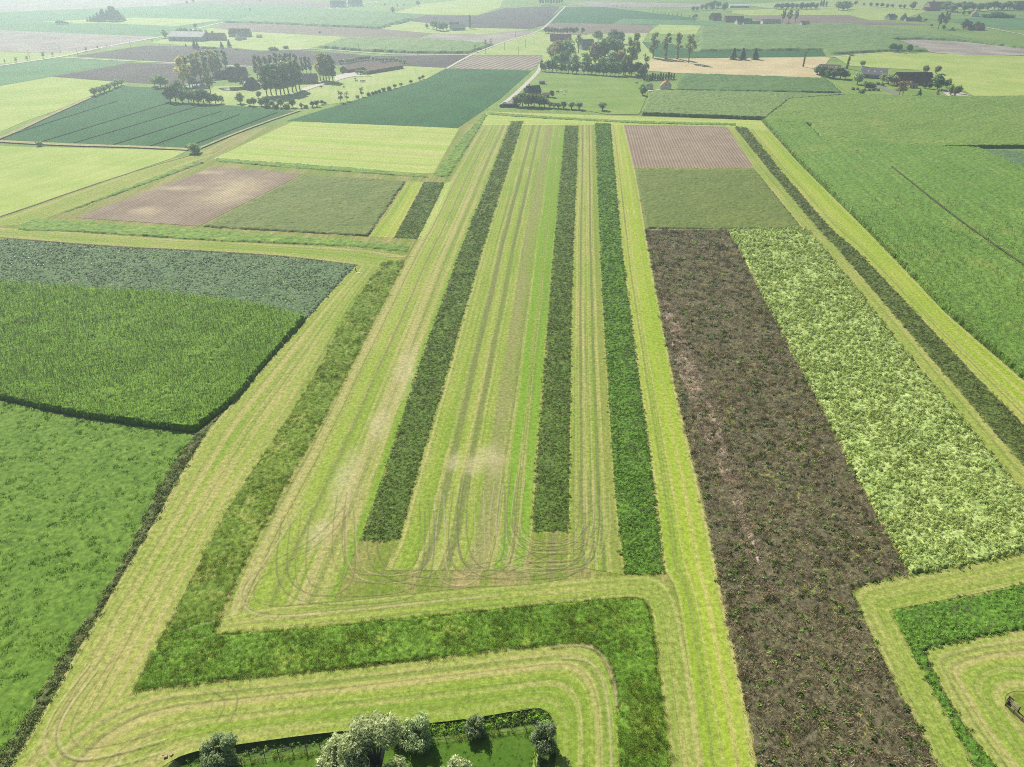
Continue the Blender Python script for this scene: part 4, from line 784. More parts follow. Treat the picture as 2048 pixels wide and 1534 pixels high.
canopy('maize_canopy', 'yellower far part of the maize field at right', P34F, m_canopy('maize_canopy_far_right', (0.15, 0.26, 0.045), (0.20, 0.305, 0.065), (0.24, 0.315, 0.07), s1=0.02, s2=0.7, var=0.28, p3=(.55, .65), streak=.18, sfreq=.3), 1.85, .28, .6, ang=A34+.9, seed=75, big=9, bigamp=.06, cat='maize')
ed_, _ = resample(np.array([at(x, y) for x, y in [(1524, 243), (1597, 326), (1728, 456), (1891, 626), (2048, 763), (2300, 975)]]), 60)
scatter('maize_plants', 'outermost maize rows along the bright lane at right', None, N_maize2, 3.5, .9, 1.12, 76, pts=np.vstack([offset_line(ed_, .3), offset_line(ed_, -1.6)[::-1]]), ang=A34, tilt=.08, near=900, ragged=.15, cat='maize')
strip_line('gap_shade_line', 'dark strip painted as a shaded gap line in the right maize field', [(1783, 332), (1850, 385), (1930, 448), (2048, 528), (2150, 600)], 1.0, m_field('shaded_gap', (0.06, 0.08, 0.03), (0.10, 0.10, 0.05), .3), 2.2, cat='gap')  # dark strip laid over the leaf tops, shade of a gap put into its colour
P23 = [(1279, 231), (1534, 241), (1580, 203), (1705, 193), (1520, 188), (1400, 186), (1303, 184), (1293, 200)]
M_rows = m_canopy('maize_rows', (0.155, 0.245, 0.07), (0.21, 0.30, 0.09), s1=.03, s2=.5, var=.3)
canopy('maize_canopy', 'maize block with visible rows and dark front edge, beside the cow pasture', P23, M_rows, 2.1, .4, .8, ang=az((1290, 225), (1330, 190)), seed=72, cat='maize', bigamp=.05, spike=.4)
canopy('crop_plot', 'dark green crop plot right of the white house', [(1347, 181), (1366, 148), (1536, 153), (1654, 158), (1686, 187), (1520, 184)], m_canopy('green_plot', (0.09, 0.18, 0.05), (0.12, 0.22, 0.06), s1=.03, s2=.5, var=.25), 1.2, .3, 1.0, seed=73, cat='crop')
canopy('beet_canopy', 'small blue-green beet patch at the right edge', [(1965, 299), (2048, 338), (2300, 412), (2300, 310), (2048, 302)], C_beet, .45, .3, .6, seed=74, cat='beet')

# garden: ditch bank, ridge, lawn
gz = lambda P, z: np.c_[P[:, :2], np.full(len(P), z)]
g0 = gz(gw, 0.0); g1 = gz(offset_line(gw, 1.0), -.75); g2 = gz(offset_line(gw, 1.6), -.75); g3 = gz(offset_line(gw, 2.5), -.30); g4 = gz(offset_line(gw, 3.1), -.55)
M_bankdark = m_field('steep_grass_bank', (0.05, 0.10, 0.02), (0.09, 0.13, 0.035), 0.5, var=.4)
M_ridge = m_field('grass_ridge', (0.20, 0.33, 0.06), (0.30, 0.40, 0.12), 0.5, var=.4)
M_lawn = m_field('garden_lawn', (0.061, 0.138, 0.015), (0.087, 0.164, 0.020), 0.15, var=.22, grain=1.5)
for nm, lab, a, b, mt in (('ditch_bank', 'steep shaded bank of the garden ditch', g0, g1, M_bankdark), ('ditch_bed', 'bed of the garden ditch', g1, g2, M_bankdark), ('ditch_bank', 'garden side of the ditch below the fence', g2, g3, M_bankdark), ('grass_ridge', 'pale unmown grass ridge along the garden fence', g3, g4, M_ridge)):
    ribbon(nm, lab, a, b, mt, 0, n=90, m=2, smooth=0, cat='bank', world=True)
sheet('lawn', 'short green lawn of the fenced garden at the bottom', None, M_lawn, 0, ang=0, cat='lawn', pts=[tuple(p) for p in g4])
N_ridge = clump_collection('ridge_grass', [g_stems(26, .35, .2, .5, .05, L_grassy, .7, 1.3, 2) for _ in range(3)])
scatter('ridge_grass', 'unmown grass tufts along the garden fence', None, N_ridge, 7, .6, 1.0, 81, pts=np.vstack([g3, g4[::-1]]), z=-.45, cat='grass')
scatter('bank_weeds', 'green weeds on the garden ditch bank', None, N_fresh, 5, .5, 1.0, 82, pts=np.vstack([g2, offset_line(gw, 2.6)[::-1]]), z=-.85, cat='weeds')
N_bank = clump_collection('bank_herbs', [g_bush(30, .4, .05, .5, .18, [L_grass]) for _ in range(2)]+[g_bush(30, .4, .05, .5, .18, [L_dark2]) for _ in range(2)])
h_ = len(gw)
a_ = np.array([p for p in gw if p[0] > at(845, 1446)[0] and p[1] > at(1100, 1480)[1]])
scatter('bank_herbs', 'green herbs filling the garden ditch at its right end', None, N_bank, 8, .7, 1.5, 84, pts=np.vstack([a_, offset_line(a_, 1.9)[::-1]]), z=-.55, cat='weeds')
a_ = np.array([p for p in gw if p[0] < at(845, 1446)[0] and p[1] > at(345, 1520)[1]])
scatter('bank_herbs', 'sparse herbs along the shaded garden ditch bank', None, N_bank, 3, .5, 1.0, 85, pts=np.vstack([offset_line(a_, .1), offset_line(a_, 2.0)[::-1]]), z=-.7, cat='weeds')
scatter('lawn_tufts', 'short grass tufts of the garden lawn', None, N_turf, 1.2, .4, .8, 83, pts=g4, z=-.56, cat='grass')
print('instances', N_INST)
# ------------------------------------------------------------------ trees
M_bark = plain('bark', (0.11, 0.09, 0.07), 0.95, 0.4, 3.0)
M_barkp = plain('pale_bark', (0.20, 0.18, 0.14), 0.95, 0.3, 3.0)
LF = {
 'dark': m_leaf('foliage_dark', (0.084, 0.174, 0.043), (0.145, 0.255, 0.063), .42, c3=(0.218, 0.347, 0.106), p3=.2, obj_amt=.35, spread=.22),
 'mid': m_leaf('foliage_mid', (0.145, 0.255, 0.063), (0.218, 0.359, 0.095), .42, c3=(0.315, 0.440, 0.148), p3=.2, obj_amt=.35, spread=.22),
 'willow': m_leaf('foliage_willow', (0.241, 0.336, 0.159), (0.363, 0.462, 0.233), .42, c3=(0.580, 0.670, 0.360), p3=.22, obj_amt=.35, spread=.22),
 'silver': m_leaf('foliage_silver', (0.307, 0.378, 0.179), (0.463, 0.535, 0.268), .42, c3=(0.678, 0.741, 0.409), p3=.25, obj_amt=.2, spread=.1),
 'olive': m_leaf('foliage_olive', (0.227, 0.307, 0.104), (0.328, 0.424, 0.143), .42, c3=(0.493, 0.519, 0.172), p3=.2, obj_amt=.35, spread=.22),
 'yellow': m_leaf('foliage_yellow', (0.483, 0.440, 0.116), (0.724, 0.626, 0.169), .42, c3=(0.918, 0.765, 0.254), p3=.2, obj_amt=.4, spread=.2),
 'brown': m_leaf('foliage_brown', (0.315, 0.231, 0.127), (0.435, 0.324, 0.179), .42, c3=(0.315, 0.370, 0.127), p3=.3, obj_amt=.3, spread=.22),
 'grey': m_leaf('foliage_grey', (0.206, 0.231, 0.127), (0.315, 0.324, 0.179), .42, c3=(0.483, 0.485, 0.275), p3=.2, obj_amt=.3, spread=.22),
}
def blobs_leaves(g, blobs, n, size, asp=1.5, fill=.35):
    tot = sum((b[3]*b[4]) for b in blobs)
    for bx, by, bz, rx, rz in blobs:
        for _ in range(max(3, int(n*rx*rz/tot))):
            d = np.random.normal(size=3); d /= np.linalg.norm(d)+1e-9
            q = 1-fill*random.random()**1.5
            p = (bx+d[0]*rx*q, by+d[1]*rx*q, bz+d[2]*rz*q)
            g.leaf(p, d+np.random.normal(size=3)*.55, size*U(.6, 1.3), asp)
np.random.seed(5)
def proto(kind, var):
    """unit trees, about their real height; returns trunk mesh, crown mesh, height"""
    t, c = G(), G()
    if kind == 'poplar':            # tall bare trunk, airy crown
        h = 24.0; t.tube([(0, 0, -.3), (.1, 0, 6), (0, .15, 14), (.1, 0, 22)], [.42, .33, .2, .05], 7)
        B = []
        for k in range(30):
            z = U(5.0, 23); r = 3.3*math.sin(math.pi*min(1, (z-3.0)/22.0))**.7; a = U(0, 6.28); q = r*U(.2, .95)
            e = (q*math.cos(a), q*math.sin(a), z); B.append((*e, U(1.0, 1.7), U(1.4, 2.4)))
            t.tube([(0, 0, z-2.4), (e[0]*.6, e[1]*.6, z-.8), e], [.10, .06, .02], 4)
        blobs_leaves(c, B, 1500, 1.05, fill=.9)
    elif kind == 'wide_poplar':     # old poplar with a full egg-shaped crown
        h = 24.0; t.tube([(0, 0, -.3), (0, .1, 8), (.1, 0, 20)], [.6, .42, .1], 7); B = []
        for k in range(34):
            z = U(8, 23); r = 5.2*math.sin(math.pi*min(1, (z-6)/18.5))**.75; a = U(0, 6.28); q = r*U(.3, 1)
            e = (q*math.cos(a), q*math.sin(a), z); B.append((*e, U(1.0, 1.7), U(1.3, 2.2)))
            t.tube([(0, 0, max(5, z-4)), (e[0]*.5, e[1]*.5, z-1.5), e], [.16, .08, .02], 4)
        blobs_leaves(c, B, 1300, 1.15, fill=.6)
    elif kind == 'ivy_poplar':      # trunk thick with ivy, fan-shaped crown
        h = 24.0; t.tube([(0, 0, -.3), (0, 0, 12), (.1, 0, 20)], [.55, .4, .1], 7); B = []
        for k in range(9): B.append((U(-.3, .3), U(-.3, .3), .8+k*1.25, 1.15, 1.0))
        for k in range(20):
            z = U(9.0, 23); r = 3.6*math.sin(math.pi*min(1, (z-6)/18.5))**.7; a = U(0, 6.28); q = r*U(.3, 1)
            e = (q*math.cos(a), q*math.sin(a), z); B.append((*e, U(.9, 1.5), U(1.1, 1.9)))
            t.tube([(0, 0, z-3), (e[0]*.5, e[1]*.5, z-1), e], [.13, .07, .02], 4)
        blobs_leaves(c, B, 1500, 1.05, fill=.8)
    elif kind == 'row_poplar':      # dense young poplar on a short trunk
        h = 11.0; t.tube([(0, 0, -.2), (0, 0, 3), (0, 0, 9)], [.22, .17, .04], 6); B = []
        for k in range(16):
            z = U(2.6, 10.3); r = 2.2*math.sin(math.pi*min(1, (z-1.2)/10.2))**.6; a = U(0, 6.28); q = r*U(.2, .9); B.append((q*math.cos(a), q*math.sin(a), z, U(.8, 1.25), U(1.0, 1.6)))
        blobs_leaves(c, B, 560, .75)
    elif kind == 'pollard':         # pollard willow: stout trunk, round head of shoots
        h = 6.0; t.tube([(0, 0, -.2), (.06, 0, 1.0), (0, .05, 2.0)], [.42, .36, .48], 8); B = []
        for k in range(26):
            d = np.random.normal(size=3); d /= np.linalg.norm(d)
            e = (d[0]*1.75, d[1]*1.75, 3.65+d[2]*1.5); B.append((*e, U(.65, .95), U(.6, .9)))
            t.tube([(0, 0, 1.9), (e[0]*.5, e[1]*.5, 2.8), e], [.08, .05, .015], 3)
        blobs_leaves(c, B, 520, .62, 1.8)
    elif kind == 'round':           # broad round-headed tree
        h = 11.0; t.tube([(0, 0, -.3), (.1, 0, 2.5), (0, 0, 5.5)], [.42, .34, .18], 7); B = []
        for k in range(24):
            d = np.random.normal(size=3); d /= np.linalg.norm(d); q = U(.45, 1); e = (d[0]*3.5*q, d[1]*3.5*q, 5.9+d[2]*3.9*q)
            B.append((*e, U(1.4, 2.1), U(1.1, 1.8))); t.tube([(0, 0, 3.6), (e[0]*.5, e[1]*.5, 5+.3*(e[2]-5)), e], [.13, .07, .02], 4)
        blobs_leaves(c, B, 800, 1.0)
    elif kind == 'sparse':          # thin open tree
        h = 9.0; t.tube([(0, 0, -.2), (.2, 0, 2.5), (-.1, .2, 6), (0, 0, 8)], [.2, .15, .09, .03], 6); B = []
        for k in range(14):
            z = U(3, 8.6); a = U(0, 6.28); q = U(.4, 2.0); e = (q*math.cos(a), q*math.sin(a), z); B.append((*e, U(.8, 1.2), U(.7, 1.2)))
            t.tube([(0, 0, z-1.6), (e[0]*.5, e[1]*.5, z-.6), e], [.07, .04, .015], 4)
        blobs_leaves(c, B, 330, .7)
    elif kind == 'bush':
        h = 3.0
        for k in range(6):
            a = U(0, 6.28); t.tube([(0, 0, -.2), (.3*math.cos(a), .3*math.sin(a), .8), (.9*math.cos(a), .9*math.sin(a), 2)], [.07, .05, .02], 4)
        B = [(U(-1.0, 1.0), U(-.9, .9), U(.7, 2.1), U(.7, 1.0), U(.6, .9)) for _ in range(16)]
        blobs_leaves(c, B, 420, .55)
    elif kind == 'conifer':
        h = 10.0; t.tube([(0, 0, -.2), (0, 0, 9)], [.22, .03], 6)
        for k in range(620):
            z = 1.0+8.9*random.random()**1.25; r = 2.9*(1-z/10.3)*(.82+.25*math.sin(z*4.2))*U(.55, 1.05); a = U(0, 6.28)
            c.leaf((r*math.cos(a), r*math.sin(a), z), (math.cos(a), math.sin(a), .8+U(-.5, .5)), U(.6, 1.0), 1.5)
        for k in range(60): c.leaf((U(-.12, .12), U(-.12, .12), U(8.5, 10)), (U(-1, 1), U(-1, 1), .5), .35, 1.5)
    elif kind == 'spire':           # narrow column
        h = 8.0; t.tube([(0, 0, -.2), (0, 0, 7)], [.13, .03], 5)
        for k in range(300):
            z = .6+7.4*random.random(); r = 1.05*math.sin(math.pi*min(1, (z+.9)/9.4))**.8*U(.6, 1.05); a = U(0, 6.28)
            c.leaf((r*math.cos(a), r*math.sin(a), z), (math.cos(a), math.sin(a), U(-.2, .8)), U(.45, .75), 1.6)
    elif kind == 'lopped':          # ivy-clad lopped poplar with a few stubs
        h = 15.0; t.tube([(0, 0, -.3), (.2, 0, 7), (.4, 0, 12)], [.42, .34, .2], 7)
        for a, z, l in ((.3, 11.5, 2.4), (2.6, 11, 2.2), (4.2, 12, 2.6), (5.4, 9, 1.6)):
            t.tube([(.3, 0, z), (.3+l*.5*math.cos(a), l*.5*math.sin(a), z+l*.8), (.3+l*.7*math.cos(a), l*.7*math.sin(a), z+l*1.2)], [.16, .1, .04], 5)
        B = [(.1+k*.04, 0, 1+k*1.1, .62, .8) for k in range(9)] + [(.3+U(-1, 1), U(-1, 1), 12.5+U(-.8, 1.8), .5, .6) for _ in range(7)]
        blobs_leaves(c, B, 300, .45, fill=.5)
    return t, c, h
KINDS = {'poplar': 3, 'wide_poplar': 2, 'ivy_poplar': 2, 'row_poplar': 3, 'pollard': 3, 'round': 4, 'sparse': 2, 'bush': 3, 'conifer': 2, 'spire': 2, 'lopped': 2}
PROTO = {}
for kd, nv in KINDS.items():
    for v in range(nv):
        random.seed(hash((len(kd), kd[0], v)) % 1000 if False else sum(map(ord, kd))*7+v); np.random.seed(sum(map(ord, kd))+v)
        t, c, h = proto(kd, v)
        PROTO[kd, v] = (t, c, h, t.mesh('trunk', [M_bark]), {})
def crown_mesh(kd, v, leafkey):
    t, c, h, tm, cache = PROTO[kd, v]
    if leafkey not in cache: cache[leafkey] = c.mesh('crown', [LF[leafkey]])
    return cache[leafkey]
TREE_NAME = {'poplar': 'poplar_tree', 'wide_poplar': 'poplar_tree', 'ivy_poplar': 'poplar_tree', 'row_poplar': 'young_poplar_tree', 'pollard': 'pollard_willow_tree', 'round': 'broadleaf_tree', 'sparse': 'open_crowned_tree', 'bush': 'bush', 'conifer': 'conifer_tree', 'spire': 'conifer_tree', 'lopped': 'lopped_poplar_tree'}
tree_n = [0]
def tree(kind, x, yb, yt, leaf, label, group=None, wid=1.0, h=None, lean=0.0):
    tree_n[0] += 1; r = random.Random(tree_n[0]*13+7); v = r.randrange(KINDS[kind]); H = PROTO[kind, v][2]
    hh = h or hgt(x, yb, yt); s = hh/H; p = at(x, yb)
    e = empty(TREE_NAME[kind], p, r.uniform(0, 6.28)); wf = wid*{'poplar': 1.35, 'round': 1.25, 'conifer': 1.9, 'row_poplar': 1.25, 'ivy_poplar': 1.4, 'wide_poplar': 1.2, 'pollard': 1.2, 'spire': 1.6, 'lopped': 1.6}.get(kind, 1.0); e.scale = (s*wf, s*wf, s)
    if lean: e.rotation_euler = (0, lean, 0)
    tag(e, label, 'bush' if kind == 'bush' else 'tree', group)
    link('trunk' if kind != 'bush' else 'stem', PROTO[kind, v][3], e); link('crown', crown_mesh(kind, v, leaf), e)
    return e
def row(kind, pts, leaf, what, group, wid=1.0, h=None):
    """trees of one row, numbered from the left in the label"""
    pts = sorted(pts); leafs = leaf if isinstance(leaf, (list, tuple)) else [leaf]
    n = len(pts)
    for k, p in enumerate(pts):
        lab = f'{ORD[k]} from the left of {what}' if n > 1 else what
        tree(kind, p[0], p[1], p[2] if len(p) > 2 else None, leafs[k % len(leafs)], lab, group, wid*(p[3] if len(p) > 3 else 1), h)
def seg(p, q, n, jy=0.0, dt=0.0, jx=0.0):
    r = random.Random(int(p[0]*3+q[1])); out = []
    for k in range(n):
        f = k/max(1, n-1); out.append((p[0]+(q[0]-p[0])*f+r.uniform(-jx, jx), p[1]+(q[1]-p[1])*f+r.uniform(-jy, jy), p[2]+(q[2]-p[2])*f+r.uniform(-dt, dt)))
    return out
# moated farm
row('poplar', [(368, 172, 113), (378, 168, 110), (392, 163, 107), (402, 160, 104), (415, 157, 102), (427, 152, 99), (433, 149, 98), (440, 144.5, 98), (452, 138, 97)], ['yellow', 'yellow', 'olive', 'yellow', 'olive', 'yellow', 'olive', 'olive', 'olive'], 'the yellowing poplars beside the moat', 'yellowing poplars beside the moat')
tree('wide_poplar', 422, 188, 138, 'olive', 'single olive poplar in front of the moat', wid=.75)
row('poplar', [(534, 191, 129), (543, 190, 127), (553, 190, 126), (562, 190, 125), (569, 188, 124), (577, 186, 122), (586, 185, 122), (593, 182.5, 120), (600, 180, 121)], ['grey', 'mid', 'olive'], 'the dense poplar row between farmhouse and yard', 'poplars between farmhouse and yard', .95)
row('poplar', seg((516, 158, 108), (596, 152, 106), 9, 2, 3, 2), 'grey', 'the thin grey poplars behind the dense row', 'thin grey poplars behind the yard', .8)
row('poplar', [(641, 161, 110), (647, 160, 106), (653, 161, 105), (659, 162, 106), (666, 162, 110)], ['yellow', 'olive', 'olive', 'grey', 'grey'], 'the poplar clump at the farm gate', 'poplars at the farm gate', .95)
row('poplar', [(606, 148, 113), (613, 147, 112), (621, 146, 114)], 'grey', 'the faint poplars left of the gate clump', 'faint poplars left of the gate', .8)
row('round', [(310, 172, 152, 1.0), (322, 175, 149, 1.1), (331, 173, 156, .9)], ['willow', 'mid', 'dark'], 'the rounded trees at the ploughed field corner', 'rounded trees at the ploughed field corner')
row('round', [(341, 203, 170, .8), (352, 204, 166, .6), (366, 205, 178, .8), (377, 205, 180, .8), (388, 206, 176, .8), (398, 207, 178, .8), (408, 207, 176, .8), (420, 208, 184, .9), (432, 208, 186, .9), (443, 207, 190, .9), (385, 172, 152, 1.0), (360, 190, 160, 1)], ['dark', 'dark', 'mid'], 'the dark hedge trees before the moat', 'dark hedge trees before the moat')
row('round', [(481, 207, 184, .9), (500, 211, 195, .9), (508, 212, 194, .8), (523, 212, 196, .9), (533, 213, 192, .8), (545, 214, 198, .9), (562, 215, 196, .8), (586, 215, 197, .8), (603, 216, 205, .8), (518, 196, 180, .9)], ['willow', 'mid', 'dark'], 'the mixed hedge trees along the farm ditch', 'mixed hedge trees along the farm ditch')
row('bush', [(535, 216, 206), (553, 217, 208), (574, 217, 206), (612, 216, 209), (650, 208, 203), (737, 191, 184), (746, 189, 183), (752, 187, 181), (759, 185, 179), (767, 182, 175), (778, 180, 172), (715, 196, 190)], ['mid', 'dark', 'grey'], 'the bushes along the farm pasture edge', 'bushes along the farm pasture edge', 1.2)
row('pollard', [(625, 214, 202), (634, 213, 200), (644, 209, 200), (790, 176.5, 168), (802, 173, 165.5), (822, 167.5, 159.5), (840, 161, 153), (846, 158, 150)], 'dark', 'the pollard willows along the dark green crop', 'pollard willows along the dark green crop', 1.05)
row('sparse', [(682, 205, 181), (694, 202, 182), (724, 193, 174)], ['grey', 'willow', 'dark'], 'the open trees on the farm pasture edge', 'open trees on the farm pasture edge')
wl = [(681, 127.6), (686, 127), (694, 127), (699, 126.5), (703, 125), (707.5, 124.5), (713, 122.5), (718, 121.5), (723, 121.5), (727, 121), (732, 120), (738, 120), (746, 121.5), (754, 124.5), (761, 124), (767, 123.5), (774, 123), (782, 123), (789, 123), (794, 124.5), (801, 127), (809, 127)]
row('pollard', [(x, y, y-9.2) for x, y in wl], 'willow', 'the pollard willow row behind the long barns', 'pollard willows behind the long barns')
row('pollard', [(715, 148, 138), (721, 149, 139), (727, 149, 140), (734, 150, 140)], 'willow', 'the small willows before the long barns', 'small willows before the long barns')
row('pollard', [(685, 148, 140.5)], 'dark', 'single dark pollard at the barn gable', None)
row('pollard', [(189, 192, 174.5), (201, 188, 172), (210, 185, 169.5), (220, 181, 166), (230, 176, 162), (236, 173, 158), (244, 170.5, 158)], 'willow', 'the willow row on the left field corner', 'willows on the left field corner')
tree('bush', 390, 306, 284, 'willow', 'round grey-green bush on the field bank at left', wid=1.05)
tree('bush', 80, 292, 281, 'willow', 'small bush on the reed bank at far left')
tree('pollard', 475, 139, 117, 'dark', 'single dark tree behind the moated farmhouse', h=5.5)
tree('sparse', 486, 174, 147, 'dark', 'dark leaning tree in front of the moated farmhouse', h=7.5)
# central copse
row('row_poplar', [p for p in seg((1083, 142.5, 121), (1237, 152, 123), 21, .4, 2.0, .8) if not 1158 < p[0] < 1164], ['dark', 'mid', 'dark'], 'the clipped poplar row along the cow pasture', 'clipped poplars along the cow pasture', 1.1)
row('round', [(1103, 118, 88, .8), (1116, 122, 78, .75), (1135, 122, 76, .75), (1128, 132, 100, .9), (1150, 132, 105, .9), (1172, 132, 104, .9), (1190, 128, 84, .7), (1212, 126, 70, .75), (1232, 126, 76, .75), (1110, 134, 104, .9), (1240, 138, 98, .7), (1205, 138, 110, .9), (1222, 138, 100, .8)], ['willow', 'mid', 'brown', 'dark', 'mid'], 'the mixed trees of the central copse', 'mixed trees of the central copse')
row('round', [(1196, 84, 59), (1226, 86, 57), (1240, 88, 62)], ['mid', 'mid', 'dark'], 'the rounded trees at the back of the central copse', 'rounded trees at the back of the copse', .9)
tree('wide_poplar', 1157, 106, 66, 'silver', 'pale silvery tree rising from the central copse', wid=.8)
tree('wide_poplar', 1262, 146, 68, 'olive', 'large olive poplar at the right end of the copse', wid=1.0)
tree('wide_poplar', 1250, 150, 108, 'willow', 'pale willow at the foot of the large olive poplar', wid=1.0)
row('round', [(1262, 152, 122, .8), (1276, 152, 119, .8), (1285, 156, 128, .7), (1247, 150, 124, .7)], 'dark', 'the dark trees at the right end of the copse', 'dark trees at the right end of the copse')
tree('sparse', 1290, 150, 108, 'brown', 'thin brownish tree right of the copse', wid=.75)
row('spire', [(1288+k*5.4, 161-.25*k, 146-.2*k+(k % 3)*1.4) for k in range(12)], ['dark', 'olive', 'grey'], 'the narrow conifers behind the white house', 'narrow conifers behind the white house', 1.1)
tree('poplar', 1306, 116, 65, 'olive', 'leftmost of the four tall poplars by the stubble', 'four tall poplars', 1.2)
tree('ivy_poplar', 1331, 117.5, 65, 'olive', 'second of the four tall poplars, trunk dark with ivy', 'four tall poplars', .95)
tree('ivy_poplar', 1354, 118, 65.5, 'olive', 'third of the four tall poplars, trunk dark with ivy', 'four tall poplars', .95)
tree('wide_poplar', 1377, 126, 65.5, 'olive', 'rightmost of the four tall poplars by the stubble', 'four tall poplars', .75)
row('pollard', [(1100, 216, 203), (1108, 216.5, 204), (1117, 217, 205), (1127, 217.5, 202), (1143, 218.5, 203), (1158, 219, 202)], 'willow', 'the round willows along the trial field top', 'round willows along the trial field', 1.0)
tree('pollard', 1205, 221, 202, 'willow', 'lone round pollard willow in the cow pasture', wid=1.05)
row('round', [(1034, 213, 187, .8), (1045, 213, 183, .8), (1057, 213, 185, .9), (1068, 214, 186, .9), (1079, 214, 188, .9), (1089, 215, 194, .9), (1051, 205, 186, .9)], ['grey', 'mid', 'dark'], 'the garden trees around the black-roofed cottage', 'garden trees around the black-roofed cottage')
tree('conifer', 1077, 188, 170, 'dark', 'pointed conifer right of the black-roofed cottage', wid=.55)
row('spire', [(1049, 192, 176), (1055, 192, 177)], 'mid', 'the two columns left of the black-roofed cottage', 'columns left of the black-roofed cottage')
tree('round', 1104, 195, 178, 'dark', 'dark round tree in the cow pasture by the cottage', wid=.75)
tree('round', 1285, 191, 167, 'mid', 'round dark-green tree left of the white house', wid=.85)
row('round', seg((1091, 67, 53), (1152, 68, 54), 11, .5, 1.2) + [(1165, 68, 54)], 'grey', 'the grey tree belt behind the copse farm', 'grey tree belt behind the copse farm', .7)
# right farm
row('round', [(1634, 149, 129), (1645, 153, 131), (1656, 156, 133), (1668, 157, 133), (1680, 158, 134), (1690, 158, 140)], ['willow', 'dark', 'dark'], 'the clipped hedge trees around the brown shed', 'hedge trees around the brown shed')
tree('lopped', 1606, 134, 99, 'brown', 'lopped bare poplar standing in the stubble')
tree('lopped', 1693, 138, 104, 'grey', 'leaning bushy-topped poplar behind the brown shed', wid=1.5)
tree('round', 1724, 133, 119, 'mid', 'round tree behind the grey-roofed shed', wid=.9)
tree('round', 1714, 169, 144, 'willow', 'big round willow left of the asphalt drive', wid=.95)
row('round', [(1765, 166, 146), (1776, 170, 148), (1788, 170, 150)], 'silver', 'the silvery willows left of the big barn', 'silvery willows left of the barn', .85)
row('bush', [(1735, 175, 162), (1744, 176, 165), (1706, 180, 174), (1715, 180, 175), (1729, 182, 176), (1738, 182, 176), (1747, 182, 176), (1755, 182, 176), (1722, 189, 178), (1755, 170, 163), (1764, 172, 164)], ['mid', 'grey'], 'the garden shrubs beside the asphalt drive', 'garden shrubs beside the drive', 1.2)
tree('round', 1874, 179, 147, 'dark', 'big dark chestnut at the right end of the barn', wid=1.05)
row('round', [(1893, 176, 157), (1848, 177, 165), (1858, 178, 164)], 'dark', 'the dark trees beside the big chestnut', 'dark trees beside the chestnut', .9)
row('sparse', [(1798, 191, 163), (1805, 191, 162)], 'brown', 'the brownish open trees beside the drive', 'brownish trees beside the drive', 1.2)
tree('conifer', 1837, 194, 178, 'mid', 'small cone-shaped tree on the farm lawn', wid=1.0)
tree('sparse', 1873, 195, 178, 'grey', 'small open tree on the farm lawn', wid=.9)
row('round', [(1900, 191, 168), (1910, 193, 168), (1917, 188, 170)], 'olive', 'the small trees at the right yard corner', 'small trees at the right yard corner', .65)
row('round', [(1850, 147, 128, .8), (1873, 148, 128, .8)], 'brown', 'the brownish trees behind the big barn', 'brownish trees behind the barn')
row('round', [(1783, 104, 85), (1796, 105, 87), (1818, 105, 88)], 'dark', 'the three dark trees on the track bend', 'three dark trees on the track bend', .8)
row('conifer', [(1466, 119, 96), (1484, 119.5, 96), (1509, 119, 96)], 'dark', 'the three dark conifers behind the stubble', 'three dark conifers behind the stubble', 1.0)
# upper right
row('wide_poplar', [(1565, 46, 18, .9), (1577, 47, 17, .9), (1590, 46, 18, .9)], ['mid', 'olive', 'olive'], 'the tall trees above the white-walled farm', 'tall trees above the white-walled farm', .9)
row('round', seg((1553, 19, 5), (1632, 18, 5), 9, .8, 2), ['mid', 'willow', 'dark'], 'the tree belt at the top right of centre', 'tree belt at the top right of centre')
row('round', [(1677, 20, 2), (1686, 21, 1), (1695, 19, 1)], 'willow', 'the big willows at the top right', 'big willows at the top right', 1.1)
row('spire', [(1641, 13, 1), (1646, 13, 0), (1652, 13, 2)], 'dark', 'the thin columns at the top right', 'thin columns at the top right')
row('round', [(1711, 10, 1), (1727, 11.5, 5), (1741, 13, 4), (1753, 14, 5), (1763, 15, 5), (1774, 16, 7), (1784, 16, 7), (1799, 17, 8), (1808, 17, 8), (1825, 19, 2), (1864, 14, 0), (1870, 14, 3)], ['mid', 'grey'], 'the roadside trees at the top right', 'roadside trees at the top right', .9)
row('round', seg((1895, 22, 4), (2036, 18, 2), 15, 3, 3, 3), ['mid', 'willow', 'dark'], 'the village trees at the top right corner', 'village trees at the top right corner', 1.1)
row('wide_poplar', [(1876, 58, 24), (1888, 57, 22)], 'grey', 'the tall airy trees left of the orange-roofed farm', 'tall airy trees left of the orange-roofed farm', .9)
row('round', [(1927, 58, 37), (1934, 58, 40), (1955, 50, 41), (1862, 54, 47), (1886, 59, 50), (1905, 60, 54), (1838, 42, 33), (1850, 44, 36), (1791, 38, 29), (1938, 30, 20), (1926, 30, 21)], ['dark', 'dark', 'mid'], 'the dark trees around the orange-roofed farms', 'dark trees around the orange-roofed farms')
row('bush', seg((1972, 35, 28), (2022, 36, 29), 9, .5, 1) + [(1993, 35, 22)], 'dark', 'the dark hedge at the right edge', 'dark hedge at the right edge', 2.4)
row('round', [(1386, 22, 12), (1394, 22, 11), (1403, 20, 8), (1412, 20, 6), (1420, 17, 3), (1428, 16, 0), (1436, 17, 2), (1449, 22, 4), (1425, 20, 10), (1493, 46, 35), (1500, 46, 36), (1391, 37, 27), (1545, 46, 39), (1387, 38, 29), (1550, 47, 38)], ['dark', 'mid'], 'the farm trees along the upper middle', 'farm trees along the upper middle', .9)
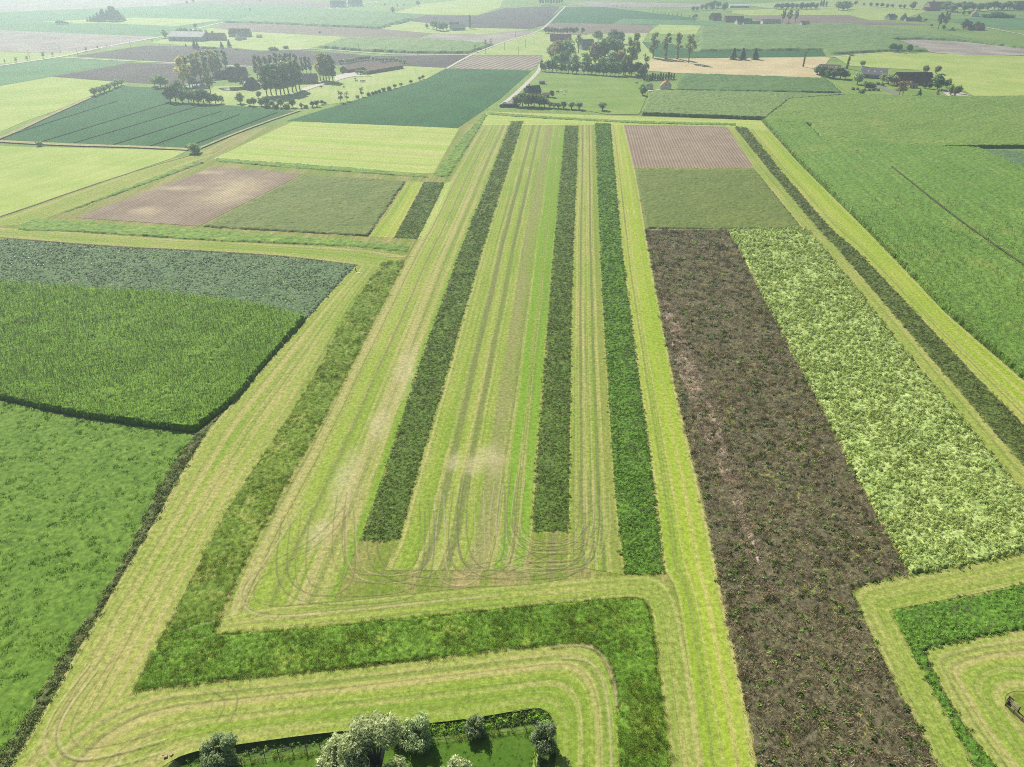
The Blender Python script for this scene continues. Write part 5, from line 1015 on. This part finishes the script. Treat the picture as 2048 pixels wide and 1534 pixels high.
row('sparse', [(1226, 13.5, 9), (1233, 14, 10), (1245, 16, 11), (1252, 17, 12), (1260, 18, 13), (1274, 20, 16), (1282, 21, 17), (1298, 23, 19), (1306, 25, 20), (1314, 26, 21), (1322, 27, 22.5), (1330, 29, 24), (1337, 31, 26), (1345, 32, 27), (1354, 33.5, 27), (1362, 35, 28), (1379, 37, 30)], 'dark', 'the small trees lining the distant lane', 'small trees lining the distant lane')
# upper middle and left
row('poplar', seg((1080, 10, -8), (1124, 9, -8), 9, .5, 2), 'grey', 'the hazy grove at the top centre', 'hazy grove at the top centre', .9)
row('round', [(854, 57, 46), (866, 58, 41), (873, 60, 42), (880, 62, 43), (887, 62, 43), (893, 60, 44)], 'mid', 'the trees left of the lone mid-distance farm', 'trees left of the lone mid-distance farm', .75)
tree('spire', 940, 57, 30, 'mid', 'lone narrow poplar beside the mid-distance farm', wid=.55)
row('round', [(786, 26, 12), (836, 13, 0), (699, 11, 4), (770, 12, 6), (795, 13, 7), (808, 12, 6)], 'grey', 'the scattered hazy trees at the top left of centre', 'scattered hazy trees top left of centre', .7)
row('round', [(331, 76, 58), (365, 72, 54), (374, 72, 55), (384, 72, 57), (358, 71, 57), (393, 72, 58), (402, 70, 58), (413, 69, 59), (425, 68, 60), (391, 57, 45)], 'mid', 'the trees around the far left farm', 'trees around the far left farm', .8)
row('conifer', [(390, 97, 79), (396, 98, 84), (444, 96, 83), (459, 94, 79), (372, 93, 87)], 'dark', 'the dark garden conifers of the far left farm', 'garden conifers of the far left farm', .9)
row('bush', [(408, 97, 92), (418, 98, 93), (428, 98, 93), (545, 101, 93), (552, 101, 95), (473, 100, 97), (572, 97, 91), (640, 65.5, 62)], 'dark', 'the low shrubs below the far left farm', 'low shrubs below the far left farm', 2.0)
row('conifer', seg((175, 43, 36), (205, 43, 24), 5, .4, 1.5) + [(209, 42, 18), (218, 42, 20), (226, 42, 12), (232, 42, 13), (240, 42, 20), (248, 41, 30)], 'mid', 'the trees of the distant wood at the far left', 'trees of the distant wood', 1.2)
row('round', seg((115, 49, 40), (136, 49, 42), 5, .3, .5) + [(142, 48, 45)], 'mid', 'the low distant clump at the far left', 'low distant clump at the far left', .9)
row('sparse', [(10, 126, 119), (33, 124, 115), (55, 121, 112), (88, 116, 104), (106, 112, 104), (173, 103, 94), (196, 98, 92), (214, 96, 91), (305, 84, 78)], 'dark', 'the roadside trees along the concrete road', 'roadside trees along the concrete road', 1.2)
row('sparse', [(950, 104, 89), (971, 92, 79), (982, 88, 76)], 'grey', 'the small trees beside the pale farm track', 'small trees beside the pale farm track', .8)
row('round', [(500, 21, 15), (520, 3, -4), (374, 8, 0), (387, 6, -3)], 'grey', 'the faint trees at the top left', 'faint trees at the top left', .8)

# ---- willows and bushes of the garden, close to the camera
def big_willow(x, yb, h, rx, leaf, label, seed, n, size=.20, nb=30, name='willow_tree', z0=-.5, skew=0.0):
    random.seed(seed); np.random.seed(seed); t, c = G(), G(); B = []
    t.tube([(0, 0, -.2), (.1, .05, h*.15), (.05, 0, h*.3)], [h*.05, h*.042, h*.035], 8)
    for k in range(nb):
        f = k/nb; z = h*(.22+.72*((k*0.618) % 1)); r = rx*math.sin(math.pi*min(.98, max(.12, (z/h-.02)*.95)))**.7; a = k*2.4+U(-.4, .4); q = r*U(.45, 1)
        e = np.array((q*math.cos(a)+skew*z, q*math.sin(a), z)); rb = U(.15, .26)*rx*1.25
        B.append((e[0], e[1], e[2], rb*1.25, rb*U(1.3, 1.9)))
        t.tube([(.05, 0, h*U(.15, .3)), (e[0]*.45, e[1]*.45, z*.65), tuple(e)], [h*.018, h*.010, h*.003], 5)
    blobs_leaves(c, B, n, size, 2.4, fill=.85)
    p = at(x, yb, z0); e = empty(name, p, 0); tag(e, label, 'bush' if name == 'bush' else 'tree')
    link('trunk' if name != 'bush' else 'stem', t.mesh('trunk', [M_barkp]), e); link('crown', c.mesh('crown', [LF[leaf]]), e)
    return e
big_willow(762, 1560, 11.2, 4.3, 'silver', 'large silvery willow at the bottom edge', 301, 16000, .27, 60)
big_willow(696, 1566, 8.4, 3.4, 'silver', 'smaller silvery willow left of the large one', 302, 10000, .27, 44)
big_willow(918, 1585, 6.6, 2.2, 'silver', 'top of a pale shrub tree at the bottom edge, right of the willow', 303, 4500, .24, 30)
big_willow(446, 1514, 3.3, 2.6, 'willow', 'grey sprawling bush left end of the garden fence', 304, 6500, .2, 36, 'bush')
big_willow(838, 1478, 3.3, 2.4, 'willow', 'dark grey bush on the ditch right of the willow', 305, 4600, .2, 30, 'bush')
big_willow(805, 1480, 2.4, 1.5, 'willow', 'small thin bush touching the large willow', 308, 1800, .19, 18, 'bush')
big_willow(953, 1466, 2.4, 1.6, 'willow', 'round grey bush in the middle of the garden ditch', 306, 3000, .17, 28, 'bush')
big_willow(1092, 1494, 4.2, 1.9, 'willow', 'dark bush outside the garden fence corner', 307, 4200, .19, 30, 'bush')
# ------------------------------------------------------------------ buildings
R_red = plain('red_brown_tiles', (0.20, 0.085, 0.06), 0.8, 0.3, 2.0); R_orange = plain('orange_tiles', (0.50, 0.19, 0.09), 0.8, 0.25, 2.0)
R_grey = plain('grey_sheet_roof', (0.24, 0.24, 0.25), 0.7, 0.25, 1.0); R_dark = plain('black_slate', (0.06, 0.06, 0.07), 0.6, 0.3, 2.0); R_brown = plain('brown_sheet_roof', (0.22, 0.15, 0.12), 0.8, 0.25, 1.0)
W_white = plain('whitewash', (0.72, 0.70, 0.66), 0.9, 0.12, 1.0); W_brick = plain('brick_wall', (0.26, 0.13, 0.09), 0.9, 0.25, 2.0); W_tan = plain('yellow_brick', (0.40, 0.33, 0.24), 0.9, 0.2, 2.0)
W_grey = plain('grey_panel_wall', (0.38, 0.38, 0.37), 0.8, 0.2, 1.0); M_glass = plain('window_glass', (0.05, 0.06, 0.07), 0.15, 0.2); M_frame = plain('white_frame', (0.75, 0.74, 0.70), 0.7, 0.1)
M_door = plain('dark_door', (0.09, 0.07, 0.06), 0.7, 0.2); M_reddoor = plain('red_door', (0.35, 0.05, 0.04), 0.7, 0.2); M_wood = plain('weathered_wood', (0.24, 0.19, 0.13), 0.9, 0.35, 4.0)
M_darkwood = plain('dark_post_wood', (0.07, 0.06, 0.045), 0.9, 0.35, 4.0); M_black = plain('black_sheet', (0.03, 0.032, 0.036), 0.45, 0.3, 1.0); M_wire = plain('fence_wire', (0.30, 0.31, 0.30), 0.5, 0.2, 4.0, metal=.6)
M_sky = plain('pale_skylight', (0.7, 0.74, 0.76), 0.25, 0.1)
def part(name, g, mats, parent, smooth=False): return link(name, g.mesh(name, mats, smooth), parent)
def house(name, label, x, y, ln, wd, hw, hr, rot, wall, roof, cat='house', wins=3, doors=1, chim=1, door_mat=None, lights=0, group=None, hip=0.0):
    """gabled building: long axis turned by rot; wall, roof (> chimney, skylight), windows and doors as parts"""
    e = empty(name, at(x, y), math.radians(rot)); tag(e, label, cat, group)
    L2, W2 = ln/2, wd/2; g = G()
    v = [(-L2, -W2, -.3), (L2, -W2, -.3), (L2, W2, -.3), (-L2, W2, -.3), (-L2, -W2, hw), (L2, -W2, hw), (L2, W2, hw), (-L2, W2, hw), (-L2+hip, 0, hw+hr), (L2-hip, 0, hw+hr)]
    g.v = v; g.f = [(0, 1, 5, 4), (2, 3, 7, 6), (1, 2, 6, 9, 5), (3, 0, 4, 8, 7)]; g.mi = [0]*4
    part('wall', g, [wall], e)
    r = G(); o = .35; sl = hr/W2; th = .18; oz = .06
    for s in (-1, 1):
        a = [(-L2-o, s*(W2+o), hw-o*sl+oz), (L2+o, s*(W2+o), hw-o*sl+oz), (L2+o-hip, 0, hw+hr+oz), (-L2-o+hip, 0, hw+hr+oz)]
        b = [(q[0], q[1], q[2]+th) for q in a]; k = len(r.v); r.v += a+b
        fs = [(0, 3, 2, 1), (4, 5, 6, 7), (0, 1, 5, 4), (1, 2, 6, 5), (2, 3, 7, 6), (3, 0, 4, 7)]
        for f in fs: r.f.append(tuple(k+i for i in (f if s < 0 else f[::-1]))); r.mi.append(0)
    if hip > 0:
        for s in (-1, 1):
            k = len(r.v); r.v += [(s*(L2+o), -W2-o, hw-o*sl+oz), (s*(L2+o), W2+o, hw-o*sl+oz), (s*(L2+o-hip), 0, hw+hr+oz+.1)]; r.f.append((k, k+1, k+2) if s > 0 else (k, k+2, k+1)); r.mi.append(0)
    ro = part('roof', r, [roof], e)
    for k in range(chim):
        c = G(); xx = (-L2*.6 if k == 0 else L2*.6); c.box((xx, .3, hw+hr+.45), (.6, .6, 1.7)); c.box((xx, .3, hw+hr+1.35), (.72, .72, .12)); part('chimney', c, [W_brick], ro)
    for k in range(lights):
        c = G(); xx = -L2*.5+k*ln*.5/max(1, lights-1 or 1); yy = -W2*.5; zz = hw+hr*.5+oz+th+.04
        c.v = [(xx-.5, yy-.7, zz-.7*sl), (xx+.5, yy-.7, zz-.7*sl), (xx+.5, yy+.7, zz+.7*sl), (xx-.5, yy+.7, zz+.7*sl)]; c.f = [(0, 1, 2, 3)]; c.mi = [0]; part('skylight', c, [M_sky], ro)
    dm = door_mat or M_door; nslot = wins+doors
    for s in (-1, 1):
        for k in range(nslot):
            xx = -L2+ln*(k+.5)/nslot; isd = (k % 3 == 1 and doors > 0) if doors else False
            g = G()
            if isd:
                g.box((xx, s*(W2+.04), 1.05), (min(1.2 if hw < 3.2 else 2.6, ln/nslot*.7), .10, 2.1 if hw < 3.2 else 2.6)); part('door', g, [dm], e)
            else:
                g.box((xx, s*(W2+.03), hw*.55), (1.1, .08, 1.2)); wdw = part('window', g, [M_frame], e)
                g2 = G(); g2.box((xx, s*(W2+.08), hw*.55), (.9, .05, 1.0)); part('pane', g2, [M_glass], wdw)
    for s in (-1, 1):
        g = G(); g.box((s*(L2+.03), 0, hw+hr*.25), (.08, 1.0, 1.1)); wdw = part('window', g, [M_frame], e)
        g2 = G(); g2.box((s*(L2+.08), 0, hw+hr*.25), (.05, .8, .9)); part('pane', g2, [M_glass], wdw)
    return e
house('barn', 'long barn with dark red-brown roof beside the big chestnut', 1822, 168, 29, 11, 3.6, 5.2, 1, W_brick, R_red, 'barn', 6, 3, 0)
house('garden_shed', 'low white-walled outbuilding in front of the long barn', 1824, 176, 7, 3.5, 2.3, 1.0, 3, W_white, R_red, 'shed', 2, 1, 0)
house('barn', 'brown-roofed shed with skylights inside the clipped hedge', 1657, 148, 17, 14, 3.4, 4.2, -18, W_tan, R_brown, 'barn', 4, 2, 0, lights=4)
house('barn', 'grey-roofed shed left of the long barn', 1746, 155, 20, 12, 3.2, 4.0, -20, W_grey, R_grey, 'barn', 4, 2, 0, lights=3)
house('house', 'small white house with orange-red roof behind the maize rows', 1331, 179, 8.5, 8, 3.0, 3.9, 78, W_white, R_orange, 'house', 2, 1, 1)
house('garden_shed', 'pale outbuilding left of the small white house', 1298, 178, 6, 4, 2.4, 1.4, 60, W_white, R_grey, 'shed', 1, 1, 0)
house('house', 'black-roofed cottage hidden in the garden trees', 1066, 190, 10, 8, 2.8, 3.8, 20, W_brick, R_dark, 'house', 2, 1, 1)
house('garden_shed', 'tan-roofed garden shed right of the black-roofed cottage', 1092, 195, 5, 3.5, 2.2, 1.0, 0, W_white, R_brown, 'shed', 1, 1, 0)
house('animal_shelter', 'small dark animal shelter with grey roof in the cow pasture', 1084, 168, 4.5, 3.2, 2.2, .5, 0, M_wood, R_grey, 'shelter', 1, 1, 0)
house('farmhouse', 'old moated farmhouse with high brick gables', 477, 160, 15, 10, 5.0, 4.6, 8, W_brick, R_red, 'farmhouse', 4, 1, 1)
house('farm_wing', 'low brick wing left of the moated farmhouse', 449, 157, 14, 7, 3.0, 3.2, 18, W_brick, R_red, 'farm building', 3, 1, 0)
house('barn', 'steep dark thatched barn right of the moat', 505, 178, 9, 10, 2.4, 6.0, 70, W_brick, R_dark, 'barn', 1, 1, 0, hip=2.5)
house('barn', 'long barn with red doors behind the dense poplar row', 598, 166, 30, 9, 3.4, 3.6, 4, W_tan, R_brown, 'barn', 5, 3, 0, M_reddoor)
house('barn', 'shorter dark barn behind the poplar row, left', 549, 168, 20, 8, 3.0, 3.4, 4, W_brick, R_red, 'barn', 4, 2, 0)
house('barn', 'left one of the two long grey-roofed barns', 724, 139, 42, 11, 2.6, 2.4, 52, W_brick, R_brown, 'barn', 9, 3, 0)
house('barn', 'right one of the two long grey-roofed barns', 764, 141, 42, 12, 2.6, 2.4, 52, W_brick, R_brown, 'barn', 9, 3, 0)
house('barn', 'big blue-grey shed of the far left farm', 381, 80, 42, 22, 4.5, 4.5, -8, W_grey, R_grey, 'barn', 6, 3, 0)
house('barn', 'red-roofed barn of the far left farm', 430, 80, 25, 10, 3.5, 4.0, -2, W_brick, R_red, 'barn', 5, 2, 0)
house('farmhouse', 'red-roofed farmhouse of the far left farm', 481, 73, 25, 10, 3.5, 5.0, -4, W_tan, R_red, 'farmhouse', 5, 1, 2)
house('house', 'white gabled wing in front of the red-roofed farmhouse', 482, 79, 10, 9, 3.2, 4.6, 70, W_white, R_grey, 'house', 2, 1, 0)
house('garden_shed', 'small pink-roofed field shelter right of the far left farm', 519, 75, 6, 4, 2.2, 1.0, 0, W_white, R_orange, 'shelter', 1, 1, 0)
house('barn', 'red-roofed barn at the back of the central copse', 1121, 82, 24, 10, 3.2, 3.8, 0, W_brick, R_red, 'barn', 4, 2, 0)
house('farmhouse', 'blue-grey roofed farmhouse inside the central copse', 1172, 98, 16, 10, 3.4, 6.0, 25, W_white, R_grey, 'farmhouse', 4, 1, 1)
house('barn', 'dark shed of the lone mid-distance farm', 915, 60, 18, 12, 3.0, 3.8, 20, W_grey, R_grey, 'barn', 3, 1, 0)
house('house', 'pale house of the lone mid-distance farm', 909, 56, 12, 9, 3.0, 3.6, 5, W_white, R_brown, 'house', 3, 1, 1)
house('house', 'hazy grey-roofed house at the top left of centre, left one', 677, 14, 26, 14, 4, 6, 5, W_white, R_grey, 'house', 3, 1, 0)
house('house', 'hazy grey-roofed house at the top left of centre, right one', 711, 12, 24, 14, 4, 6, 0, W_white, R_grey, 'house', 3, 1, 0)
house('house', 'dull red-roofed farmhouse left of the white-walled farm', 1430, 40, 15, 10, 3.4, 5.5, 20, W_brick, R_red, 'farmhouse', 3, 1, 1)
house('barn', 'long red-roofed barn of the white-walled farm', 1467, 44, 26, 11, 3.2, 4.6, 0, W_brick, R_red, 'barn', 5, 2, 0)
house('house', 'white-walled house with red roof of the white-walled farm', 1481, 48, 14, 9, 3.0, 3.6, 10, W_white, R_red, 'house', 3, 1, 1)
house('barn', 'low dark shed right of the white-walled farm', 1502, 50, 22, 8, 2.6, 2.0, 0, W_grey, R_dark, 'shed', 4, 1, 0)
house('barn', 'low pale sheds left of the tall trees', 1541, 47, 26, 8, 2.8, 2.6, 4, W_white, R_grey, 'shed', 5, 1, 0)
house('house', 'small white house with orange-red roof right of the tall trees', 1608, 52, 11, 8, 3.0, 3.0, 5, W_white, R_orange, 'house', 3, 1, 1)
house('barn', 'row of white-fronted glasshouses at the upper middle', 1477, 15, 34, 10, 3.2, 1.6, 0, W_white, M_sky, 'glasshouse', 8, 1, 0)
house('house', 'leftmost grey-roofed house of the three upper right farms', 1780, 39, 14, 9, 3.0, 4.2, 25, W_white, R_grey, 'house', 3, 1, 1)
house('house', 'middle house of the three upper right farms, red roof', 1807, 40, 11, 9, 3.4, 5.4, 65, W_tan, R_red, 'house', 2, 1, 1)
house('house', 'right house of the three upper right farms, orange roof', 1835, 42, 12, 9, 3.2, 4.6, 60, W_tan, R_orange, 'house', 2, 1, 1)
house('barn', 'low connecting shed of the three upper right farms', 1821, 42, 17, 6, 2.6, 1.8, 0, W_grey, R_dark, 'shed', 3, 1, 0)
house('farmhouse', 'orange-roofed farmhouse at the right with a light drive', 1955, 60, 13, 10, 3.0, 4.8, 15, W_brick, R_orange, 'farmhouse', 3, 1, 1)
house('barn', 'dark red shed joined to the orange-roofed farmhouse', 1942, 60, 14, 8, 2.8, 3.2, 5, W_brick, R_dark, 'shed', 3, 1, 0)
house('barn', 'large faded red barn at the top right', 1876, 18, 42, 20, 4.5, 6.5, 5, W_tan, R_red, 'barn', 6, 2, 0)
house('barn', 'low red-roofed shed beside the large faded barn', 1862, 21, 26, 8, 2.8, 2.4, 5, W_brick, R_red, 'shed', 4, 1, 0)
house('house', 'white house with red roof in front of the village trees', 1949, 33, 12, 10, 3.2, 5.0, 65, W_white, R_orange, 'house', 3, 1, 1)
house('barn', 'big pinkish roof at the top right corner', 2046, 18, 45, 20, 5, 7, 10, W_tan, R_brown, 'barn', 6, 2, 0)
house('house', 'pale house between the village trees', 1925, 13, 16, 10, 3.5, 4, 40, W_white, R_grey, 'house', 3, 1, 0)
# silage clamp by the lane
e = empty('silage_clamp', at(1019, 213)); tag(e, 'black sheeted silage clamp with dark wall at the lane end', 'silage clamp')
g = G(); g.box((0, -2.6, .8), (14, .35, 2.2)); part('wall', g, [M_black], e)
g = G(); g.v = [(-6.8, -2.4, .1), (6.4, -2.4, .1), (5.6, 5.5, .1), (-5.2, 5.5, .1), (-5.6, -1.2, 2.0), (5.2, -1.2, 2.0), (4.4, 4.2, 2.3), (-4.2, 4.2, 2.3)]
g.f = [(4, 5, 6, 7), (0, 1, 5, 4), (1, 2, 6, 5), (2, 3, 7, 6), (3, 0, 4, 7)]; g.mi = [0]*5; part('cover', g, [M_black], e)
g = G(); g.v = [(-2.2, .2, 2.10), (1.8, .2, 2.10), (1.6, 3.0, 2.26), (-2.0, 3.0, 2.26)]; g.f = [(0, 1, 2, 3)]; g.mi = [0]; part('grey_panel', g, [R_grey], e)

# ------------------------------------------------------------------ poles, fences, gate, small things
def pole(x, y, h, label):
    e = empty('utility_pole', at(x, y)); tag(e, label, 'utility pole', 'utility poles along the lanes')
    g = G(); g.tube([(0, 0, -.3), (0, 0, h)], [.17, .12], 7); part('shaft', g, [M_darkwood], e)
    g = G(); g.box((0, 0, h-.5), (1.5, .12, .14)); part('crossarm', g, [M_darkwood], e)
for k, (x, y) in enumerate(sorted([(1051, 95), (1068, 90), (1037, 110), (1031, 77), (671, 98), (718, 103), (772, 108), (835, 110), (903, 108), (971, 108), (1009, 101), (262, 97), (122, 106), (157, 114), (60, 117)])):
    pole(x, y, 8.0, f'{ORD[k]} wooden utility pole from the left along the far lanes')
# garden fence
def at_top(x, y, zt): return at(x, y, zt)
zb = -.5; tops = [(436, 1508), (467, 1504.5), (496, 1501), (525, 1498), (553, 1495), (582, 1491), (610, 1489), (638, 1486), (667, 1482), (696, 1479), (725, 1476), (754, 1473), (783, 1470), (812, 1467), (849, 1463), (886, 1459), (914, 1457), (942, 1452), (968, 1449), (993, 1446), (1020, 1443.5), (1046, 1439)]
fc = at(700, 1500, zb)
e = empty('wire_fence', fc); tag(e, 'post and wire fence along the garden ditch', 'fence')
gp = G(); gp.tube([(0, 0, -.4), (0, 0, 1.25)], [.06, .05], 6); pm = gp.mesh('post', [M_darkwood])
pw = [at(x, y, zb+1.25) for x, y in tops]
for p in pw: o = link('post', pm, e); o.location = (p[0]-fc[0], p[1]-fc[1], 0)
ends = [at(407, 1508, zb+1.5)] + pw + [at(1073, 1436, zb+1.6)]
for z in (.35, .75, 1.15):
    g = G(); g.tube([(p[0]-fc[0], p[1]-fc[1], z) for p in ends], [.012]*len(ends), 3); part('wire', g, [M_wire], e)
gs = G(); gs.tube([(0, 0, -.4), (0, 0, 1.6)], [.10, .09], 7); gs.tube([(.0, -.05, 1.2), (-.9, .1, 0)], [.06, .06], 5); sm = gs.mesh('strainer_post', [M_darkwood])
for p in (ends[0], ends[-1]): o = link('strainer_post', sm, e); o.location = (p[0]-fc[0], p[1]-fc[1], 0)
c0 = at(1073, 1436, zb+1.6); e2 = empty('wire_fence', (c0[0], c0[1], zb)); tag(e2, 'wire fence running down from the garden corner post', 'fence')
c1 = at(1070, 1534, zb+1.3); c2 = at(1066, 1640, zb+1.3); dirv = [(0, 0), tuple((c1-c0)[:2]), tuple((c2-c0)[:2])]
for f in np.linspace(.18, 2, 9):
    q = np.array(dirv[1])*f if f <= 1 else np.array(dirv[1])+(np.array(dirv[2])-np.array(dirv[1]))*(f-1); o = link('post', pm, e2); o.location = (q[0], q[1], 0)
for z in (.25, .55, .85, 1.18):
    g = G(); g.tube([(x, y, z) for x, y in dirv], [.02 if z > 1 else .012]*3, 4); part('wire', g, [M_wire], e2)
c3 = at(402, 1530, zb+1.2); c4 = at(385, 1640, zb+1.2); cl = ends[0]; e3 = empty('wire_fence', (cl[0], cl[1], zb)); tag(e3, 'short wire fence down the left side of the garden', 'fence')
for f in (.45, .9, 1.5, 2):
    q = (c3-cl)[:2]*f if f <= 1 else (c3-cl)[:2]+(c4-c3)[:2]*(f-1); o = link('post', pm, e3); o.location = (q[0], q[1], 0)
for z in (.35, .75, 1.15):
    g = G(); g.tube([(0, 0, z), (*(c3-cl)[:2], z), (*(c4-cl)[:2], z)], [.012]*3, 3); part('wire', g, [M_wire], e3)
# culvert stone by the ditch
random.seed(9); g = G(); g.box((0, 0, .12), (.6, .4, .35), .4, taper=.8); g.box((.7, .3, .05), (.5, .4, .35), 1.0, taper=.75); g.box((-.5, .3, .05), (.3, .3, .2), .2, taper=.7)
o = part('stone_heap', g, [W_tan], None); o.location = at(332, 1514); tag(o, 'small heap of pale stones at the left end of the garden ditch', 'stones')
# wooden gate of the pen at lower right
gp0 = at(2019, 1394, 1.1); gp1 = at(2040, 1416, 1.1); e = empty('wooden_gate', (gp0[0], gp0[1], 0)); tag(e, 'weathered four-bar wooden gate at the lower right edge', 'gate')
dx, dy = (gp1-gp0)[:2]; ln = math.hypot(dx, dy); an = math.atan2(dy, dx)
for z in (.30, .55, .80, 1.06):
    g = G(); g.box((dx/2, dy/2, z), (ln, .05, .11), an); part('rail', g, [W_tan], e)
for f in (0, 1):
    g = G(); g.tube([(dx*f, dy*f, -.3), (dx*f, dy*f, 1.35)], [.09, .08], 7); part('gate_post', g, [M_darkwood], e)
q0 = at(2010, 1412); e = empty('board_fence', q0); tag(e, 'low grey board fence along the pen at lower right', 'fence')
q1 = at(2060, 1458); q2 = at(2120, 1520); prev = q0
for a, b in ((q0, q1), (q1, q2)):
    d = (b-a)[:2]; l_ = math.hypot(*d); an = math.atan2(d[1], d[0]); m_ = (a+b)/2-q0
    for z in (.18, .48): g = G(); g.box((m_[0], m_[1], z), (l_, .05, .22), an); part('board', g, [M_wood], e)
    for f in (0, .33, .66, 1.0):
        pp = a+(b-a)*f-q0; g = G(); g.tube([(pp[0], pp[1]+.06, -.3), (pp[0], pp[1]+.06, .9)], [.07, .06], 6); part('post', g, [M_darkwood], e)
d = (at(2020, 1394)-q0); g = G(); g.box((d[0]/2, d[1]/2, .4), (math.hypot(d[0], d[1]), .05, .5), math.atan2(d[1], d[0])); part('board', g, [M_wood], e)
sheet('straw_patch', 'trampled straw ground inside the pen at lower right', [(2012, 1412), (2020, 1390), (2060, 1386), (2120, 1400), (2130, 1510), (2060, 1456)], M_base, 0.13, cat='straw')
# post with a white slab at the beet field corner
p = at(711.5, 541.5); g = G(); g.tube([(0, 0, -.3), (.03, 0, 1.0)], [.16, .14], 7); g.box((.03, 0, 1.0), (.3, .3, .08)); o = part('marker_post', g, [M_darkwood], None); o.location = p; tag(o, 'short dark post at the beet field corner', 'post')
g = G(); g.box((0, 0, .1), (1.5, .7, .22), .2, taper=.85); o = part('stone_slab', g, [W_white], None); o.location = at(717, 547); tag(o, 'white slab lying beside the dark post', 'slab')
# cattle
def cow_mesh(name, mat):
    me = bpy.data.meshes.new(name)
    V = [(-.75, 0, 1.15), (-.25, 0, 1.1), (.35, 0, 1.12), (.75, 0, 1.2), (1.05, 0, 1.4), (1.35, 0, 1.3), (1.55, 0, 1.1)]
    Eg = [(i, i+1) for i in range(6)]; R = [.28, .36, .36, .30, .18, .17, .10]
    for bx, b in ((-.7, 0), (.6, 2)):
        for s in (-1, 1):
            k = len(V); V += [(bx, s*.22, .8), (bx-.05, s*.22, .42), (bx, s*.22, .02)]; R += [.15, .085, .07]; Eg += [(b if b == 0 else 3, k), (k, k+1), (k+1, k+2)]
    k = len(V); V += [(-1.0, 0, 1.2), (-1.06, 0, .6)]; R += [.05, .03]; Eg += [(0, k), (k, k+1)]
    for s in (-1, 1): k = len(V); V += [(1.28, s*.26, 1.42)]; R += [.05]; Eg += [(5, k)]
    me.from_pydata(V, Eg, []); o = bpy.data.objects.new(name, me); C.objects.link(o)
    m = o.modifiers.new('skin', 'SKIN'); m.use_smooth_shade = True
    for i, r in enumerate(R): me.skin_vertices[0].data[i].radius = (r, r); me.skin_vertices[0].data[i].use_root = (i == 1)
    o.modifiers.new('sub', 'SUBSURF').levels = 1
    dg = bpy.context.evaluated_depsgraph_get(); m2 = bpy.data.meshes.new_from_object(o.evaluated_get(dg)); m2.name = name
    bpy.data.objects.remove(o); m2.materials.clear(); m2.materials.append(mat); return m2
c_white = cow_mesh('cow', plain('white_hide', (0.68, 0.64, 0.58), .8, .15, 2)); c_dark = cow_mesh('cow', plain('dark_hide', (0.05, 0.045, 0.04), .8, .3, 2))
CW = [(1115, 186, 0), (1123, 184.5, 1), (1132, 184.5, 1), (1128, 190.5, 1), (1273, 168, 0)]
CD = [(711, 160), (713, 163.5), (722, 164.5), (726, 164), (728, 164.5), (642, 176), (688, 176)]
for k, (x, y, wht) in enumerate(CW):
    o = link('cow', c_white if wht else c_dark, None, at(x, y)); o.rotation_euler = (0, 0, k*1.7); tag(o, f"{'white' if wht else 'dark'} cow, {ORD[k]} from the front in the central cow pasture", 'cow', 'cows in the central pasture')
for k, (x, y) in enumerate(sorted(CD)):
    o = link('cow', c_dark, None, at(x, y)); o.rotation_euler = (0, 0, k*2.1); tag(o, f'dark cow, {ORD[k]} from the left in the farm pasture', 'cow', 'cows in the farm pasture')

# ------------------------------------------------------------------ haze: the air between
hm = bpy.data.materials.new('haze_air'); hm.use_nodes = True; ht = hm.node_tree; ht.nodes.clear()
pv = ht.nodes.new('ShaderNodeVolumePrincipled'); pv.inputs['Color'].default_value = (0.70, 0.90, 1.0, 1); pv.inputs['Density'].default_value = HAZE_DENSITY; pv.inputs['Anisotropy'].default_value = HAZE_ANISO
ho = ht.nodes.new('ShaderNodeOutputMaterial'); ht.links.new(pv.outputs[0], ho.inputs['Volume'])
g = G(); g.box((0, 2350, 51.25), (11000, 6900, 107.5)); o = part('haze', g, [hm], None); tag(o, 'pale blue summer haze thickening towards the horizon', 'haze', kind='stuff')
